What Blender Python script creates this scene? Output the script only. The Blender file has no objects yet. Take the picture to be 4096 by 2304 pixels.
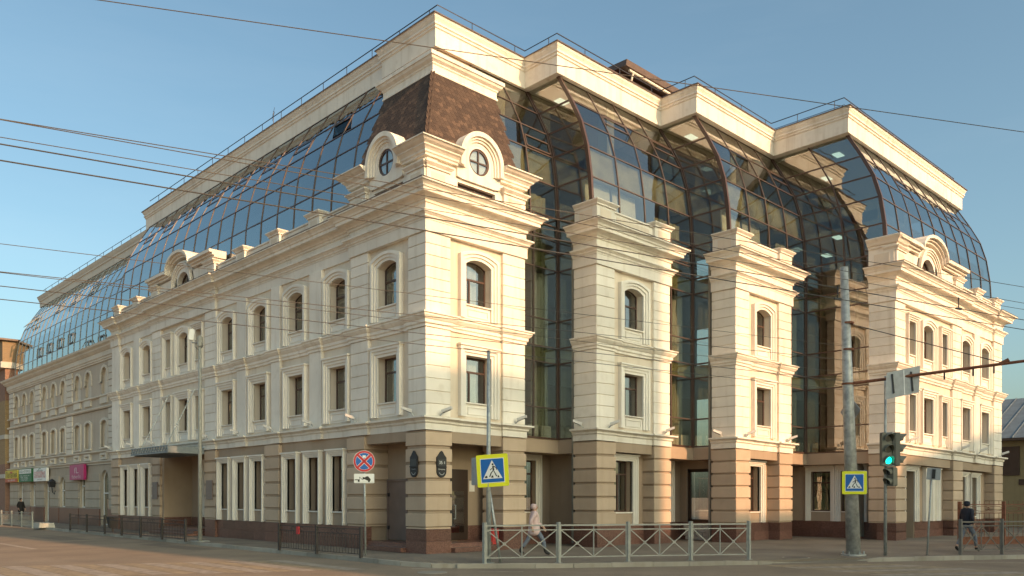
import bpy, bmesh, math, random
from mathutils import Vector, Matrix
random.seed(7)
sc = bpy.context.scene
COL = sc.collection
R = math.radians
# ---------------------------------------------------------------- camera
# plan axes: u runs along the left street front, v along the right street front; world X = v, world Y = u
XL, XR, YH, CX = -1130.0, 5645.0, 1985.0, 2048.0
FPX = math.sqrt((CX - XL) * (XR - CX))
KS = 85 / math.hypot(XR - CX, FPX)
CAMU, CAMV, CAMZ = -22.149, -16.935, 1.9
nu = math.hypot(XL - CX, FPX); nv = math.hypot(XR - CX, FPX)
fwd = Vector((FPX / nv, FPX / nu, 0)); rgt = Vector(((XR - CX) / nv, (XL - CX) / nu, 0))
cam = bpy.data.cameras.new("camera"); cam.sensor_width = 36; cam.lens = 36 * FPX / 4096
cam.shift_y = (YH - 1152) / 4096; cam.clip_start = 0.1; cam.clip_end = 3000
camo = bpy.data.objects.new("camera", cam); COL.objects.link(camo)
camo.matrix_world = Matrix(((rgt.x, 0, -fwd.x, CAMV), (rgt.y, 0, -fwd.y, CAMU), (0, 1, 0, CAMZ), (0, 0, 0, 1)))
sc.camera = camo
# ---------------------------------------------------------------- sky and sun
SUN_EL, SUN_AZ = R(22.5), R(3.7)
wd = bpy.data.worlds.new("World"); sc.world = wd; wd.use_nodes = True
nt = wd.node_tree; bg = nt.nodes["Background"]
sky = nt.nodes.new("ShaderNodeTexSky"); sky.sky_type = 'NISHITA'; sky.sun_disc = False
sky.sun_elevation = SUN_EL; sky.sun_rotation = R(180) - SUN_AZ
sky.air_density = 1.0; sky.dust_density = 3.8; sky.ozone_density = 1.7
def _n(t, **k):
    n = nt.nodes.new(t)
    for a, b in k.items(): setattr(n, a, b)
    return n
# faint high cirrus and a slightly hazy tone
tcw = _n("ShaderNodeTexCoord"); mpw = _n("ShaderNodeMapping"); mpw.inputs['Scale'].default_value = (1.2, 1.2, 7.0); mpw.inputs['Rotation'].default_value = (.12, .08, .5)
nzw = _n("ShaderNodeTexNoise"); nzw.inputs['Scale'].default_value = 1.6; nzw.inputs['Detail'].default_value = 7; nzw.inputs['Roughness'].default_value = .62
rpw = _n("ShaderNodeMapRange"); rpw.inputs[1].default_value = .5; rpw.inputs[2].default_value = .85; rpw.inputs[3].default_value = 0; rpw.inputs[4].default_value = .05
tint = _n("ShaderNodeMix", data_type='RGBA', blend_type='MULTIPLY'); tint.inputs['Factor'].default_value = 1; tint.inputs['B'].default_value = (.82, .925, .815, 1)
cld = _n("ShaderNodeMix", data_type='RGBA'); cld.inputs['B'].default_value = (4.3, 4.5, 4.5, 1)
nt.links.new(tcw.outputs['Generated'], mpw.inputs[0]); nt.links.new(mpw.outputs[0], nzw.inputs['Vector']); nt.links.new(nzw.outputs[0], rpw.inputs[0])
nt.links.new(sky.outputs[0], tint.inputs['A']); nt.links.new(tint.outputs['Result'], cld.inputs['A']); nt.links.new(rpw.outputs[0], cld.inputs['Factor'])
nt.links.new(cld.outputs['Result'], bg.inputs[0]); bg.inputs[1].default_value = 0.12
sl = bpy.data.lights.new("sun", 'SUN'); sl.energy = 2.5; sl.angle = R(0.4); sl.color = (1.0, 0.56, 0.30)
so = bpy.data.objects.new("sun", sl); COL.objects.link(so)
tosun = Vector((math.sin(SUN_AZ) * math.cos(SUN_EL), -math.cos(SUN_AZ) * math.cos(SUN_EL), math.sin(SUN_EL)))
so.rotation_euler = tosun.to_track_quat('Z', 'Y').to_euler(); so.location = (0, -60, 60)
sc.view_settings.view_transform = 'Standard'; sc.view_settings.look = 'None'
sc.view_settings.exposure = 1.05; sc.view_settings.gamma = 1.0
sc.cycles.transparent_max_bounces = 24; sc.cycles.max_bounces = 8
sc.cycles.glossy_bounces = 4; sc.cycles.diffuse_bounces = 4

# ---------------------------------------------------------------- materials
def newmat(name):
    m = bpy.data.materials.new(name); m.use_nodes = True
    return m, m.node_tree.nodes, m.node_tree.links, m.node_tree.nodes["Principled BSDF"]
def setp(b, **k):
    for n, v in k.items():
        n = n.replace('_', ' ')
        if n in b.inputs: b.inputs[n].default_value = v
def plain(name, col, rough=0.6, metal=0.0, var=0.0, scale=6.0, spec=None):
    m, N, L, b = newmat(name)
    setp(b, Base_Color=(*col, 1), Roughness=rough, Metallic=metal)
    if spec is not None: b.inputs['Specular IOR Level'].default_value = spec
    if var:
        g = N.new("ShaderNodeNewGeometry"); t = N.new("ShaderNodeTexNoise"); t.inputs['Scale'].default_value = scale
        t.inputs['Detail'].default_value = 6; L.new(g.outputs['Position'], t.inputs['Vector'])
        mp = N.new("ShaderNodeMapRange"); mp.inputs[1].default_value = .3; mp.inputs[2].default_value = .7
        mp.inputs[3].default_value = 1 - var; mp.inputs[4].default_value = 1 + var; L.new(t.outputs[0], mp.inputs[0])
        mx = N.new("ShaderNodeVectorMath"); mx.operation = 'SCALE'; mx.inputs[0].default_value = col
        L.new(mp.outputs[0], mx.inputs['Scale']); L.new(mx.outputs[0], b.inputs['Base Color'])
    return m
def stucco(name, col, dirt=(0.62, 0.55, 0.46), var=.09, dirtamt=.35, rough=.85, bump=.12):
    """rendered wall: broad tone drift, rain streaks, fine grain"""
    m, N, L, b = newmat(name); setp(b, Roughness=rough); b.inputs['Specular IOR Level'].default_value = .2
    g = N.new("ShaderNodeNewGeometry")
    def noise(scale, vec, det=5):
        t = N.new("ShaderNodeTexNoise"); t.inputs['Scale'].default_value = scale; t.inputs['Detail'].default_value = det
        L.new(vec, t.inputs['Vector']); return t.outputs[0]
    def ramp(x, a, c, lo, hi):
        mp = N.new("ShaderNodeMapRange"); mp.inputs[1].default_value = a; mp.inputs[2].default_value = c
        mp.inputs[3].default_value = lo; mp.inputs[4].default_value = hi; L.new(x, mp.inputs[0]); return mp.outputs[0]
    pos = g.outputs['Position']
    st = N.new("ShaderNodeVectorMath"); st.operation = 'MULTIPLY'; st.inputs[1].default_value = (3.2, 3.2, .28); L.new(pos, st.inputs[0])
    n1 = ramp(noise(.55, pos), .3, .7, 1 - var, 1 + var * .6)
    oi = N.new("ShaderNodeObjectInfo")
    n0 = ramp(oi.outputs['Random'], 0, 1, 1 - var * .7, 1 + var * .5)
    mm = N.new("ShaderNodeMath"); mm.operation = 'MULTIPLY'; L.new(n1, mm.inputs[0]); L.new(n0, mm.inputs[1])
    vc = N.new("ShaderNodeVectorMath"); vc.operation = 'SCALE'; vc.inputs[0].default_value = col; L.new(mm.outputs[0], vc.inputs['Scale'])
    streak = ramp(noise(1.0, st.outputs[0], 8), .52, .8, 0, dirtamt)
    blot = ramp(noise(2.3, pos, 7), .55, .8, 0, dirtamt * .7)
    ad = N.new("ShaderNodeMath"); ad.operation = 'MAXIMUM'; L.new(streak, ad.inputs[0]); L.new(blot, ad.inputs[1])
    dk = N.new("ShaderNodeVectorMath"); dk.operation = 'MULTIPLY'; dk.inputs[1].default_value = dirt; L.new(vc.outputs[0], dk.inputs[0])
    mx = N.new("ShaderNodeMix"); mx.data_type = 'RGBA'; L.new(ad.outputs[0], mx.inputs['Factor'])
    L.new(vc.outputs[0], mx.inputs['A']); L.new(dk.outputs[0], mx.inputs['B']); L.new(mx.outputs['Result'], b.inputs['Base Color'])
    bp = N.new("ShaderNodeBump"); bp.inputs['Strength'].default_value = bump; bp.inputs['Distance'].default_value = .02
    L.new(noise(28, pos, 6), bp.inputs['Height']); L.new(bp.outputs[0], b.inputs['Normal'])
    return m
def granite(name, c1, c2, rough=.28):
    m, N, L, b = newmat(name); setp(b, Roughness=rough)
    g = N.new("ShaderNodeNewGeometry"); v = N.new("ShaderNodeTexVoronoi"); v.inputs['Scale'].default_value = 38
    L.new(g.outputs['Position'], v.inputs['Vector'])
    t = N.new("ShaderNodeTexNoise"); t.inputs['Scale'].default_value = 1.4; t.inputs['Detail'].default_value = 5; L.new(g.outputs['Position'], t.inputs['Vector'])
    cr = N.new("ShaderNodeValToRGB"); cr.color_ramp.elements[0].color = (*c1, 1); cr.color_ramp.elements[1].color = (*c2, 1)
    sp = N.new("ShaderNodeSeparateColor"); L.new(v.outputs['Color'], sp.inputs[0]); L.new(sp.outputs[0], cr.inputs[0])
    oi = N.new("ShaderNodeObjectInfo"); mp = N.new("ShaderNodeMapRange"); mp.inputs[3].default_value = .72; mp.inputs[4].default_value = 1.2
    ad = N.new("ShaderNodeMath"); ad.operation = 'ADD'; L.new(oi.outputs['Random'], ad.inputs[0]); L.new(t.outputs[0], ad.inputs[1])
    mp.inputs[1].default_value = .3; mp.inputs[2].default_value = 1.7; L.new(ad.outputs[0], mp.inputs[0])
    sc_ = N.new("ShaderNodeVectorMath"); sc_.operation = 'SCALE'; L.new(cr.outputs[0], sc_.inputs[0]); L.new(mp.outputs[0], sc_.inputs['Scale'])
    L.new(sc_.outputs[0], b.inputs['Base Color'])
    return m
def glass(name, tint, refl, base=.22, ior=1.7, wob=.012, scale=1.1):
    """coated pane: part mirror, part tinted see-through"""
    m = bpy.data.materials.new(name); m.use_nodes = True; N = m.node_tree.nodes; L = m.node_tree.links; N.clear()
    out = N.new("ShaderNodeOutputMaterial"); mx = N.new("ShaderNodeMixShader")
    tr = N.new("ShaderNodeBsdfTransparent"); tr.inputs[0].default_value = (*tint, 1)
    gl = N.new("ShaderNodeBsdfGlossy"); gl.inputs['Color'].default_value = (*refl, 1); gl.inputs['Roughness'].default_value = .012
    fr = N.new("ShaderNodeFresnel"); fr.inputs[0].default_value = ior
    ad = N.new("ShaderNodeMath"); ad.operation = 'ADD'; ad.inputs[1].default_value = base; ad.use_clamp = True; L.new(fr.outputs[0], ad.inputs[0])
    g = N.new("ShaderNodeNewGeometry"); t = N.new("ShaderNodeTexNoise"); t.inputs['Scale'].default_value = scale; L.new(g.outputs['Position'], t.inputs['Vector'])
    bp = N.new("ShaderNodeBump"); bp.inputs['Strength'].default_value = 1; bp.inputs['Distance'].default_value = wob
    L.new(t.outputs[0], bp.inputs['Height']); L.new(bp.outputs[0], gl.inputs['Normal'])
    bk = N.new('ShaderNodeMath'); bk.operation = 'SUBTRACT'; bk.inputs[0].default_value = 1; L.new(g.outputs['Backfacing'], bk.inputs[1])
    ml = N.new('ShaderNodeMath'); ml.operation = 'MULTIPLY'; L.new(ad.outputs[0], ml.inputs[0]); L.new(bk.outputs[0], ml.inputs[1])
    L.new(ml.outputs[0], mx.inputs[0]); L.new(tr.outputs[0], mx.inputs[1]); L.new(gl.outputs[0], mx.inputs[2]); L.new(mx.outputs[0], out.inputs[0])
    return m
def emit(name, col, e):
    m, N, L, b = newmat(name); setp(b, Base_Color=(*col, 1), Emission_Color=(*col, 1), Emission_Strength=e); return m
def asphalt(name, c, patch):
    m, N, L, b = newmat(name); setp(b, Roughness=.9); b.inputs['Specular IOR Level'].default_value = .25
    g = N.new("ShaderNodeNewGeometry")
    def no(s, d):
        t = N.new("ShaderNodeTexNoise"); t.inputs['Scale'].default_value = s; t.inputs['Detail'].default_value = d; L.new(g.outputs['Position'], t.inputs['Vector']); return t.outputs[0]
    vo = N.new("ShaderNodeTexVoronoi"); vo.feature = 'DISTANCE_TO_EDGE'; vo.inputs['Scale'].default_value = .33
    wv = N.new("ShaderNodeVectorMath"); wv.operation = 'MULTIPLY_ADD'; tn = N.new("ShaderNodeTexNoise"); tn.inputs['Scale'].default_value = .9; tn.inputs['Detail'].default_value = 6
    L.new(g.outputs['Position'], tn.inputs['Vector']); L.new(tn.outputs['Color'], wv.inputs[0]); wv.inputs[1].default_value = (1.6, 1.6, 0); L.new(g.outputs['Position'], wv.inputs[2]); L.new(wv.outputs[0], vo.inputs['Vector'])
    ck = N.new("ShaderNodeMapRange"); ck.inputs[1].default_value = .0; ck.inputs[2].default_value = .012; ck.inputs[3].default_value = .9; ck.inputs[4].default_value = 1; L.new(vo.outputs['Distance'], ck.inputs[0])
    cr = N.new("ShaderNodeValToRGB"); e = cr.color_ramp.elements
    e[0].position = .33; e[0].color = (*[x * .86 for x in c], 1); e[1].position = .7; e[1].color = (*patch, 1)
    L.new(no(.45, 8), cr.inputs[0])
    mp = N.new("ShaderNodeMapRange"); mp.inputs[1].default_value = .25; mp.inputs[2].default_value = .75; mp.inputs[3].default_value = .7; mp.inputs[4].default_value = 1.3
    L.new(no(60, 4), mp.inputs[0])
    s = N.new("ShaderNodeVectorMath"); s.operation = 'SCALE'; mk = N.new('ShaderNodeMath'); mk.operation = 'MULTIPLY'; L.new(mp.outputs[0], mk.inputs[0]); L.new(ck.outputs[0], mk.inputs[1])
    L.new(cr.outputs[0], s.inputs[0]); L.new(mk.outputs[0], s.inputs['Scale']); L.new(s.outputs[0], b.inputs['Base Color'])
    bp = N.new("ShaderNodeBump"); bp.inputs['Strength'].default_value = .35; bp.inputs['Distance'].default_value = .01; L.new(no(90, 3), bp.inputs['Height']); L.new(bp.outputs[0], b.inputs['Normal'])
    return m
M = {}
M['cream'] = stucco('cream_stucco', (.83, .765, .665), dirtamt=.5, var=.11)
M['creamwall'] = stucco('cream_wall', (.74, .64, .515), dirtamt=.45)
M['mould'] = stucco('moulding_cream', (.83, .765, .665), dirtamt=.62)
M['trim'] = stucco('window_trim', (.83, .775, .685), dirtamt=.2)
M['brown'] = stucco('brown_render', (.41, .31, .222), var=.12, dirtamt=.25)
M['tan'] = stucco('tan_stone', (.55, .42, .305), var=.14, dirtamt=.28)
M['oldwall'] = stucco('old_wall', (.53, .455, .365), dirtamt=.45)
M['oldtrim'] = stucco('old_trim', (.68, .62, .52), dirtamt=.4)
M['oldbase'] = stucco('old_ground_floor', (.46, .39, .305), var=.1)
M['granite'] = granite('plinth_granite', (.115, .054, .04), (.225, .118, .09))
M['frame'] = plain('brown_frame', (.085, .047, .033), .35, var=.15, scale=2)
M['framelit'] = plain('sunlit_frame', (.10, .068, .053), .4, var=.1, scale=2)  # lighter copy of the brown frame, sunlight put into its colour
M['white'] = plain('white_pvc', (.75, .75, .73), .4)
M['glassblue'] = glass('mansard_glass', (.50, .53, .54), (.74, .79, .80), base=.34, ior=1.5, wob=.010)
M['glassdark'] = glass('curtain_glass', (.76, .775, .72), (.90, .92, .91), base=.20, ior=1.5, wob=.003)
M['glasswin'] = glass('window_glass', (.85, .87, .85), (.92, .95, .95), base=.2, ior=1.6, wob=.004, scale=2)
M['room'] = plain('room_wall', (.26, .245, .20), .9, var=.2, scale=.8)
M['roomlight'] = plain('room_ceiling', (.42, .40, .34), .9)
M['slabedge'] = plain('olive_spandrel', (.24, .24, .11), .8, var=.2, scale=1.5)
M['spandrel'] = plain('stained_spandrel', (.31, .285, .185), .85, var=.35, scale=1.2)
M['curtain'] = plain('curtain_cloth', (.42, .41, .30), .95, var=.12, scale=3)
M['blind'] = plain('pale_curtain', (.62, .63, .58), .9, var=.08, scale=2)
M['lamp'] = emit('office_lamp', (.75, 1.0, .9), .55)
M['roofmetal'] = plain('roof_metal', (.12, .075, .055), .45, var=.2, scale=3)
M['shA'] = plain('shingle_dark', (.060, .038, .028), .9, var=.25, scale=30)
M['shB'] = plain('shingle_mid', (.080, .051, .036), .9, var=.25, scale=30)
M['shC'] = plain('shingle_light', (.115, .073, .050), .9, var=.25, scale=30)
M['rail'] = plain('dark_rail', (.045, .045, .06), .5)
M['asphalt'] = asphalt('asphalt', (.245, .185, .13), (.29, .22, .155))
M['pave'] = asphalt('pavement', (.19, .155, .118), (.25, .205, .158))
M['patch'] = asphalt('asphalt_patch', (.19, .146, .106), (.23, .175, .127))
M['kerb'] = stucco('kerb_concrete', (.36, .325, .27), var=.2, dirtamt=.6, bump=.3)
M['paintw'] = plain('road_paint_white', (.30, .24, .18), .8, var=.3, scale=5)
M['painty'] = plain('road_paint_yellow', (.285, .21, .125), .8, var=.3, scale=5)
M['galv'] = plain('galvanised_steel', (.34, .36, .35), .45, metal=.35, var=.22, scale=9)
M['galvmast'] = plain('galvanised_mast', (.38, .38, .355), .5, metal=.3, var=.3, scale=7)
M['fencew'] = plain('grey_white_paint', (.31, .305, .27), .5, var=.12, scale=8)
M['fencedark'] = plain('darker_fence_paint', (.15, .135, .115), .6, var=.15, scale=8)  # darker brown-grey tone for the right-hand crossed fence
M['fenced'] = plain('dark_paint', (.045, .035, .03), .6, var=.2, scale=8)
M['rust'] = plain('rusty_iron', (.20, .075, .038), .8, var=.3, scale=10)
M['black'] = plain('black_iron', (.02, .02, .022), .55)
M['yellow'] = plain('sign_yellow', (.78, .78, .02), .45)
M['blue'] = plain('sign_blue', (.008, .12, .42), .4)
M['signwhite'] = plain('sign_white', (.78, .78, .74), .45)
M['signred'] = plain('sign_red', (.55, .025, .03), .4)
M['ink'] = plain('sign_black', (.03, .028, .02), .6)
M['signback'] = plain('sign_back', (.36, .37, .37), .5, metal=.2, var=.15, scale=6)
M['oldframe'] = plain('grey_glazing_bar', (.24, .25, .25), .6)
M['tlbody'] = plain('signal_body', (.16, .155, .12), .6, var=.1)
M['green'] = emit('green_signal', (.0, .85, .55), 2.0)
M['lens'] = plain('dark_lens', (.02, .02, .02), .2)
M['wire'] = plain('wire_rubber', (.06, .055, .05), .6)
M['wirelight'] = plain('wire_steel', (.085, .07, .055), .6)
M['greydoor'] = plain('grey_door', (.20, .145, .12), .5, var=.12, scale=2)
M['darkdoor'] = plain('dark_door', (.045, .028, .02), .35)
M['canopy'] = plain('canopy_steel', (.21, .235, .245), .5, var=.1)
M['flood'] = plain('floodlight_shell', (.60, .57, .53), .4)
M['bin'] = plain('red_bin', (.45, .03, .025), .5, var=.1)
M['gas'] = plain('gas_yellow', (.55, .33, .03), .5)
M['magenta'] = plain('magenta_panel', (.42, .02, .14), .4)
M['signgreen'] = plain('green_panel', (.02, .14, .05), .5)
M['signorange'] = plain('orange_panel', (.50, .09, .02), .5)
M['signyel'] = plain('yellow_panel', (.62, .47, .03), .5)
M['concrete'] = stucco('pale_concrete', (.5, .47, .41), dirtamt=.4)
M['skin'] = plain('skin', (.50, .30, .21), .6)
M['pink'] = plain('pink_coat', (.62, .45, .42), .9, var=.06, scale=9)
M['jeans'] = plain('jeans', (.16, .18, .22), .9, var=.15, scale=20)
M['navy'] = plain('navy_hoodie', (.018, .02, .032), .9)
M['boots'] = plain('black_boots', (.015, .013, .012), .6)
M['darkcoat'] = plain('dark_coat', (.02, .017, .016), .9)
M['yellowwall'] = stucco('ochre_wall', (.38, .29, .16), var=.1)
M['blueroof'] = plain('blue_roof', (.13, .17, .20), .75, var=.15, scale=2)
M['corr'] = plain('corrugated_white', (.62, .64, .62), .5)
M['brickA'] = plain('brick_yellow', (.40, .24, .085), .9, var=.25, scale=14)
M['brickB'] = plain('brick_red', (.25, .115, .075), .9, var=.25, scale=14)
M['branch'] = plain('branch_print', (.075, .045, .028), .7)
M['poster'] = plain('green_poster', (.30, .33, .19), .7, var=.15, scale=2)
M['far'] = plain('far_block_wall', (.30, .25, .20), .9, var=.2, scale=.4)

# ---------------------------------------------------------------- mesh helpers
def W(u, v, z):
    "building frame: the right wing's level lines fall slightly along v"
    return Vector((v, u, z - KS * v * min(1.0, max(0.0, z / 4.0))))
def G(u, v, z): return Vector((v, u, z))
def FL(u0, v0, T=W): return lambda s, o, z: T(u0 + s, v0 - o, z)      # wall facing the left street
def FR(u0, v0, T=W): return lambda s, o, z: T(u0 - o, v0 + s, z)      # wall facing the right street
class MB:
    def __init__(s): s.v = []; s.f = []; s.m = []; s.cur = 0
    def add(s, pts, faces):
        n = len(s.v); s.v += [Vector(p) for p in pts]
        for f in faces: s.f.append([n + i for i in f]); s.m.append(s.cur)
    def box(s, P, a, b, o0, o1, z0, z1):
        s.add([P(x, o, z) for z in (z0, z1) for o in (o0, o1) for x in (a, b)],
              [(0, 1, 3, 2), (4, 6, 7, 5), (0, 4, 5, 1), (2, 3, 7, 6), (0, 2, 6, 4), (1, 5, 7, 3)])
    def prism(s, P, poly, o0, o1):
        n = len(poly)
        s.add([P(a, o0, z) for a, z in poly] + [P(a, o1, z) for a, z in poly],
              [tuple(range(n)), tuple(range(2 * n - 1, n - 1, -1))] + [(i, (i + 1) % n, n + (i + 1) % n, n + i) for i in range(n)])
    def ribbon(s, P, inn, out, o0, o1):
        n = len(inn); pts = []
        for (a, z), (c, d) in zip(inn, out): pts += [P(a, o0, z), P(c, o0, d), P(c, o1, d), P(a, o1, z)]
        fs = [(0, 1, 2, 3), tuple(4 * (n - 1) + k for k in (3, 2, 1, 0))]
        for i in range(n - 1):
            for k in range(4):
                j = (k + 1) % 4; fs.append((4 * i + k, 4 * i + 4 + k, 4 * i + 4 + j, 4 * i + j))
        s.add(pts, fs)
    def hexa(s, b, t):
        "solid from 4 bottom and 4 top points"
        s.add(list(b) + list(t), [(3, 2, 1, 0), (4, 5, 6, 7), (0, 1, 5, 4), (1, 2, 6, 5), (2, 3, 7, 6), (3, 0, 4, 7)])
    def tube(s, pts, r, n=8, r1=None):
        pts = [Vector(p) for p in pts]; k = len(pts); r1 = r if r1 is None else r1; vs = []
        for i, p in enumerate(pts):
            d = (pts[min(i + 1, k - 1)] - pts[max(i - 1, 0)]).normalized()
            a = d.orthogonal().normalized() if i == 0 else (a - d * a.dot(d)).normalized()
            b = d.cross(a); rr = r + (r1 - r) * i / max(1, k - 1)
            vs += [p + (a * math.cos(2 * math.pi * j / n) + b * math.sin(2 * math.pi * j / n)) * rr for j in range(n)]
        fs = [tuple(range(n - 1, -1, -1)), tuple((k - 1) * n + j for j in range(n))]
        for i in range(k - 1):
            for j in range(n): fs.append((i * n + j, i * n + (j + 1) % n, (i + 1) * n + (j + 1) % n, (i + 1) * n + j))
        s.add(vs, fs)
    def bar(s, p, q, w, h, up=Vector((0, 0, 1))):
        p = Vector(p); q = Vector(q); d = (q - p).normalized(); x = d.cross(up)
        if x.length < 1e-4: x = Vector((1, 0, 0))
        x.normalize(); y = x.cross(d).normalized()
        c = [x * (-w / 2) + y * (-h / 2), x * (w / 2) + y * (-h / 2), x * (w / 2) + y * (h / 2), x * (-w / 2) + y * (h / 2)]
        s.hexa([p + k for k in c], [q + k for k in c])
    def sweep(s, path, prof, T=W, ob=None):
        "path of (v,u) with the outside on its left; prof of (out, z), closed"
        n = len(path); P2 = [Vector(p) for p in path]; mit = []
        for i in range(n):
            d0 = (P2[i] - P2[i - 1]).normalized() if i else None
            d1 = (P2[i + 1] - P2[i]).normalized() if i < n - 1 else None
            n0 = Vector((-d0.y, d0.x)) if d0 else None; n1 = Vector((-d1.y, d1.x)) if d1 else None
            if n0 is None: m = n1
            elif n1 is None: m = n0
            else: m = (n0 + n1) / (1 + n0.dot(n1))
            mit.append(m)
        k = len(prof); vs = []
        for p, m in zip(P2, mit):
            for o, z in prof:
                q = p + m * o; vs.append(T(q.y, q.x, z))
        fs = [tuple(range(k)), tuple((n - 1) * k + j for j in range(k - 1, -1, -1))]
        for i in range(n - 1):
            for j in range(k): fs.append((i * k + j, (i + 1) * k + j, (i + 1) * k + (j + 1) % k, i * k + (j + 1) % k))
        s.add(vs, fs)
    def build(s, name, mat, parent=None, smooth=False, weld=False):
        me = bpy.data.meshes.new(name); me.from_pydata([tuple(v) for v in s.v], [], s.f)
        mats = mat if isinstance(mat, (list, tuple)) else [mat]
        for m in mats: me.materials.append(m)
        if len(mats) > 1:
            for p, i in zip(me.polygons, s.m): p.material_index = i
        bm = bmesh.new(); bm.from_mesh(me)
        if weld: bmesh.ops.remove_doubles(bm, verts=bm.verts, dist=.0005)
        bmesh.ops.recalc_face_normals(bm, faces=bm.faces); bm.to_mesh(me); bm.free()
        if smooth:
            for p in me.polygons: p.use_smooth = True
        return link(name, me, parent)
def link(name, data, parent=None):
    o = bpy.data.objects.new(name, data); COL.objects.link(o)
    if parent is not None: o.parent = parent
    return o
def tag(o, label, cat, group=None):
    o['label'] = label; o['category'] = cat
    if group: o['group'] = group
    return o
def struct(o): o['kind'] = 'structure'; return o
def empty(name, loc=(0, 0, 0), rz=0):
    o = bpy.data.objects.new(name, None); COL.objects.link(o); o.location = loc; o.rotation_euler = (0, 0, rz); o.empty_display_size = .2
    return o
def copytree(o, parent=None):
    c = o.copy(); COL.objects.link(c)
    if parent is not None: c.parent = parent
    for ch in [x for x in o.children]: copytree(ch, c)
    return c
_bc = {}
def cbox(dx, dy, dz, ch, mat):
    "chamfered box mesh centred on the origin, shared between alike pieces"
    key = (round(dx, 2), round(dy, 2), round(dz, 2), ch, mat.name)
    if key in _bc: return _bc[key]
    bm = bmesh.new(); bmesh.ops.create_cube(bm, size=1)
    bmesh.ops.scale(bm, vec=(key[0], key[1], key[2]), verts=bm.verts)
    if ch: bmesh.ops.bevel(bm, geom=list(bm.edges), offset=ch, segments=1, affect='EDGES')
    me = bpy.data.meshes.new("block"); bm.to_mesh(me); bm.free(); me.materials.append(mat); _bc[key] = me
    return me
def block(name, P, a, b, o0, o1, z0, z1, mat, parent, ch=.012):
    p = P(a, o0, z0); q = P(b, o1, z1); c = P((a + b) / 2, (o0 + o1) / 2, (z0 + z1) / 2)
    o = link(name, cbox(abs(p.x - q.x), abs(p.y - q.y), z1 - z0, ch, mat), parent); o.location = c
    return o
def part(name, mat, parent, fn, **k):
    m = MB(); fn(m); return m.build(name, mat, parent, **k)
def arcpts(a, b, zt, rise, d=0.0, n=12):
    "segmental arch over a..b springing at zt, offset outwards by d"
    if d and rise < .4: a -= d; b += d; zt += d * .92; rise *= 1 + .35 * d; d = 0
    h = (b - a) / 2; r = (h * h + rise * rise) / (2 * rise); cz = zt + rise - r; c = (a + b) / 2; rr = r + d
    th = math.asin(min(1.0, (h + d) / rr))
    return [(c + rr * math.sin(-th + 2 * th * i / n), cz + rr * math.cos(-th + 2 * th * i / n)) for i in range(n + 1)]
def outline(a, b, zb, zt, rise, d=0.0, db=0.0):
    if rise: return [(a - d, zb - db)] + arcpts(a, b, zt, rise, d) + [(b + d, zb - db)]
    return [(a - d, zb - db), (a - d, zt + d), (b + d, zt + d), (b + d, zb - db)]
def wall(mb, P, s0, s1, z0, z1, o0, o1, ops):
    "wall slab with real openings: (a, b, zb, zt, rise)"
    x = s0
    for a, b, zb, zt, rise in sorted(ops):
        if a > x + 1e-4: mb.box(P, x, a, o0, o1, z0, z1)
        if zb > z0 + 1e-4: mb.box(P, a, b, o0, o1, z0, zb)
        if rise:
            ap = arcpts(a, b, zt, rise); mid = len(ap) // 2; c = ap[mid]
            mb.prism(P, [(a, z1)] + ap[:mid + 1] + [(c[0], z1)], o0, o1)
            mb.prism(P, [(c[0], z1)] + ap[mid:] + [(b, z1)], o0, o1)
        elif zt < z1 - 1e-4: mb.box(P, a, b, o0, o1, zt, z1)
        x = b
    if x < s1 - 1e-4: mb.box(P, x, s1, o0, o1, z0, z1)
def window(P, a, b, zb, zt, rise, par, o=-.36, fw=.055, tr=.68, mull=(.42,), fmat=None, gmat=None, sill=True, curtain=None, name='window'):
    fmat = fmat or M['frame']; gmat = gmat or M['glasswin']
    m = MB(); inn = outline(a + fw, b - fw, zb + fw, zt - (0 if rise else fw), rise and rise * .86, 0)
    out = outline(a - .01, b + .01, zb - .01, zt, rise)
    m.ribbon(P, inn, out, o - .05, o); m.box(P, a, b, o - .05, o, zb - .01, zb + fw)
    H = zt - zb; zx = zb + H * tr; xs = [a + fw] + [a + (b - a) * t for t in mull] + [b - fw]
    if tr < 1: m.box(P, a + .02, b - .02, o - .06, o + .012, zx - fw * .6, zx + fw * .6)
    for x in xs[1:-1]: m.box(P, x - fw * .55, x + fw * .55, o - .058, o + .008, zb + .02, zx if tr < 1 else zt)
    w = m.build(name, fmat, par, weld=True)
    for x0, x1 in zip(xs[:-1], xs[1:]):
        part('pane', gmat, w, lambda q: q.box(P, x0 - .01, x1 + .01, o - .036, o - .028, zb + fw - .01, (zx if tr < 1 else zt - fw) + .005))
    if tr < 1:
        poly = [(a + fw - .01, zx + .005)] + outline(a + fw, b - fw, zx, zt - (0 if rise else fw), rise and rise * .86)[1:-1] + [(b - fw + .01, zx + .005)]
        part('pane', gmat, w, lambda q: q.prism(P, poly, o - .036, o - .028))
    if sill: part('window_sill', M['mould'], w, lambda q: q.box(P, a - .03, b + .03, o + .002, .0 + (-.02 if sill is True else sill), zb - .05, zb - .004))
    if curtain is not None:
        c0, c1 = curtain; n = 14; pts = []
        def cf(q):
            for i in range(n):
                x0 = a + (b - a) * (c0 + (c1 - c0) * i / n); x1 = a + (b - a) * (c0 + (c1 - c0) * (i + 1) / n)
                oo = o - .2 - (.05 if i % 2 else 0)
                q.box(P, x0, x1, oo - .02, oo, zb, zt + (rise or 0))
        part('curtain', M['blind'], w, cf, weld=True)
    return w
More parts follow.
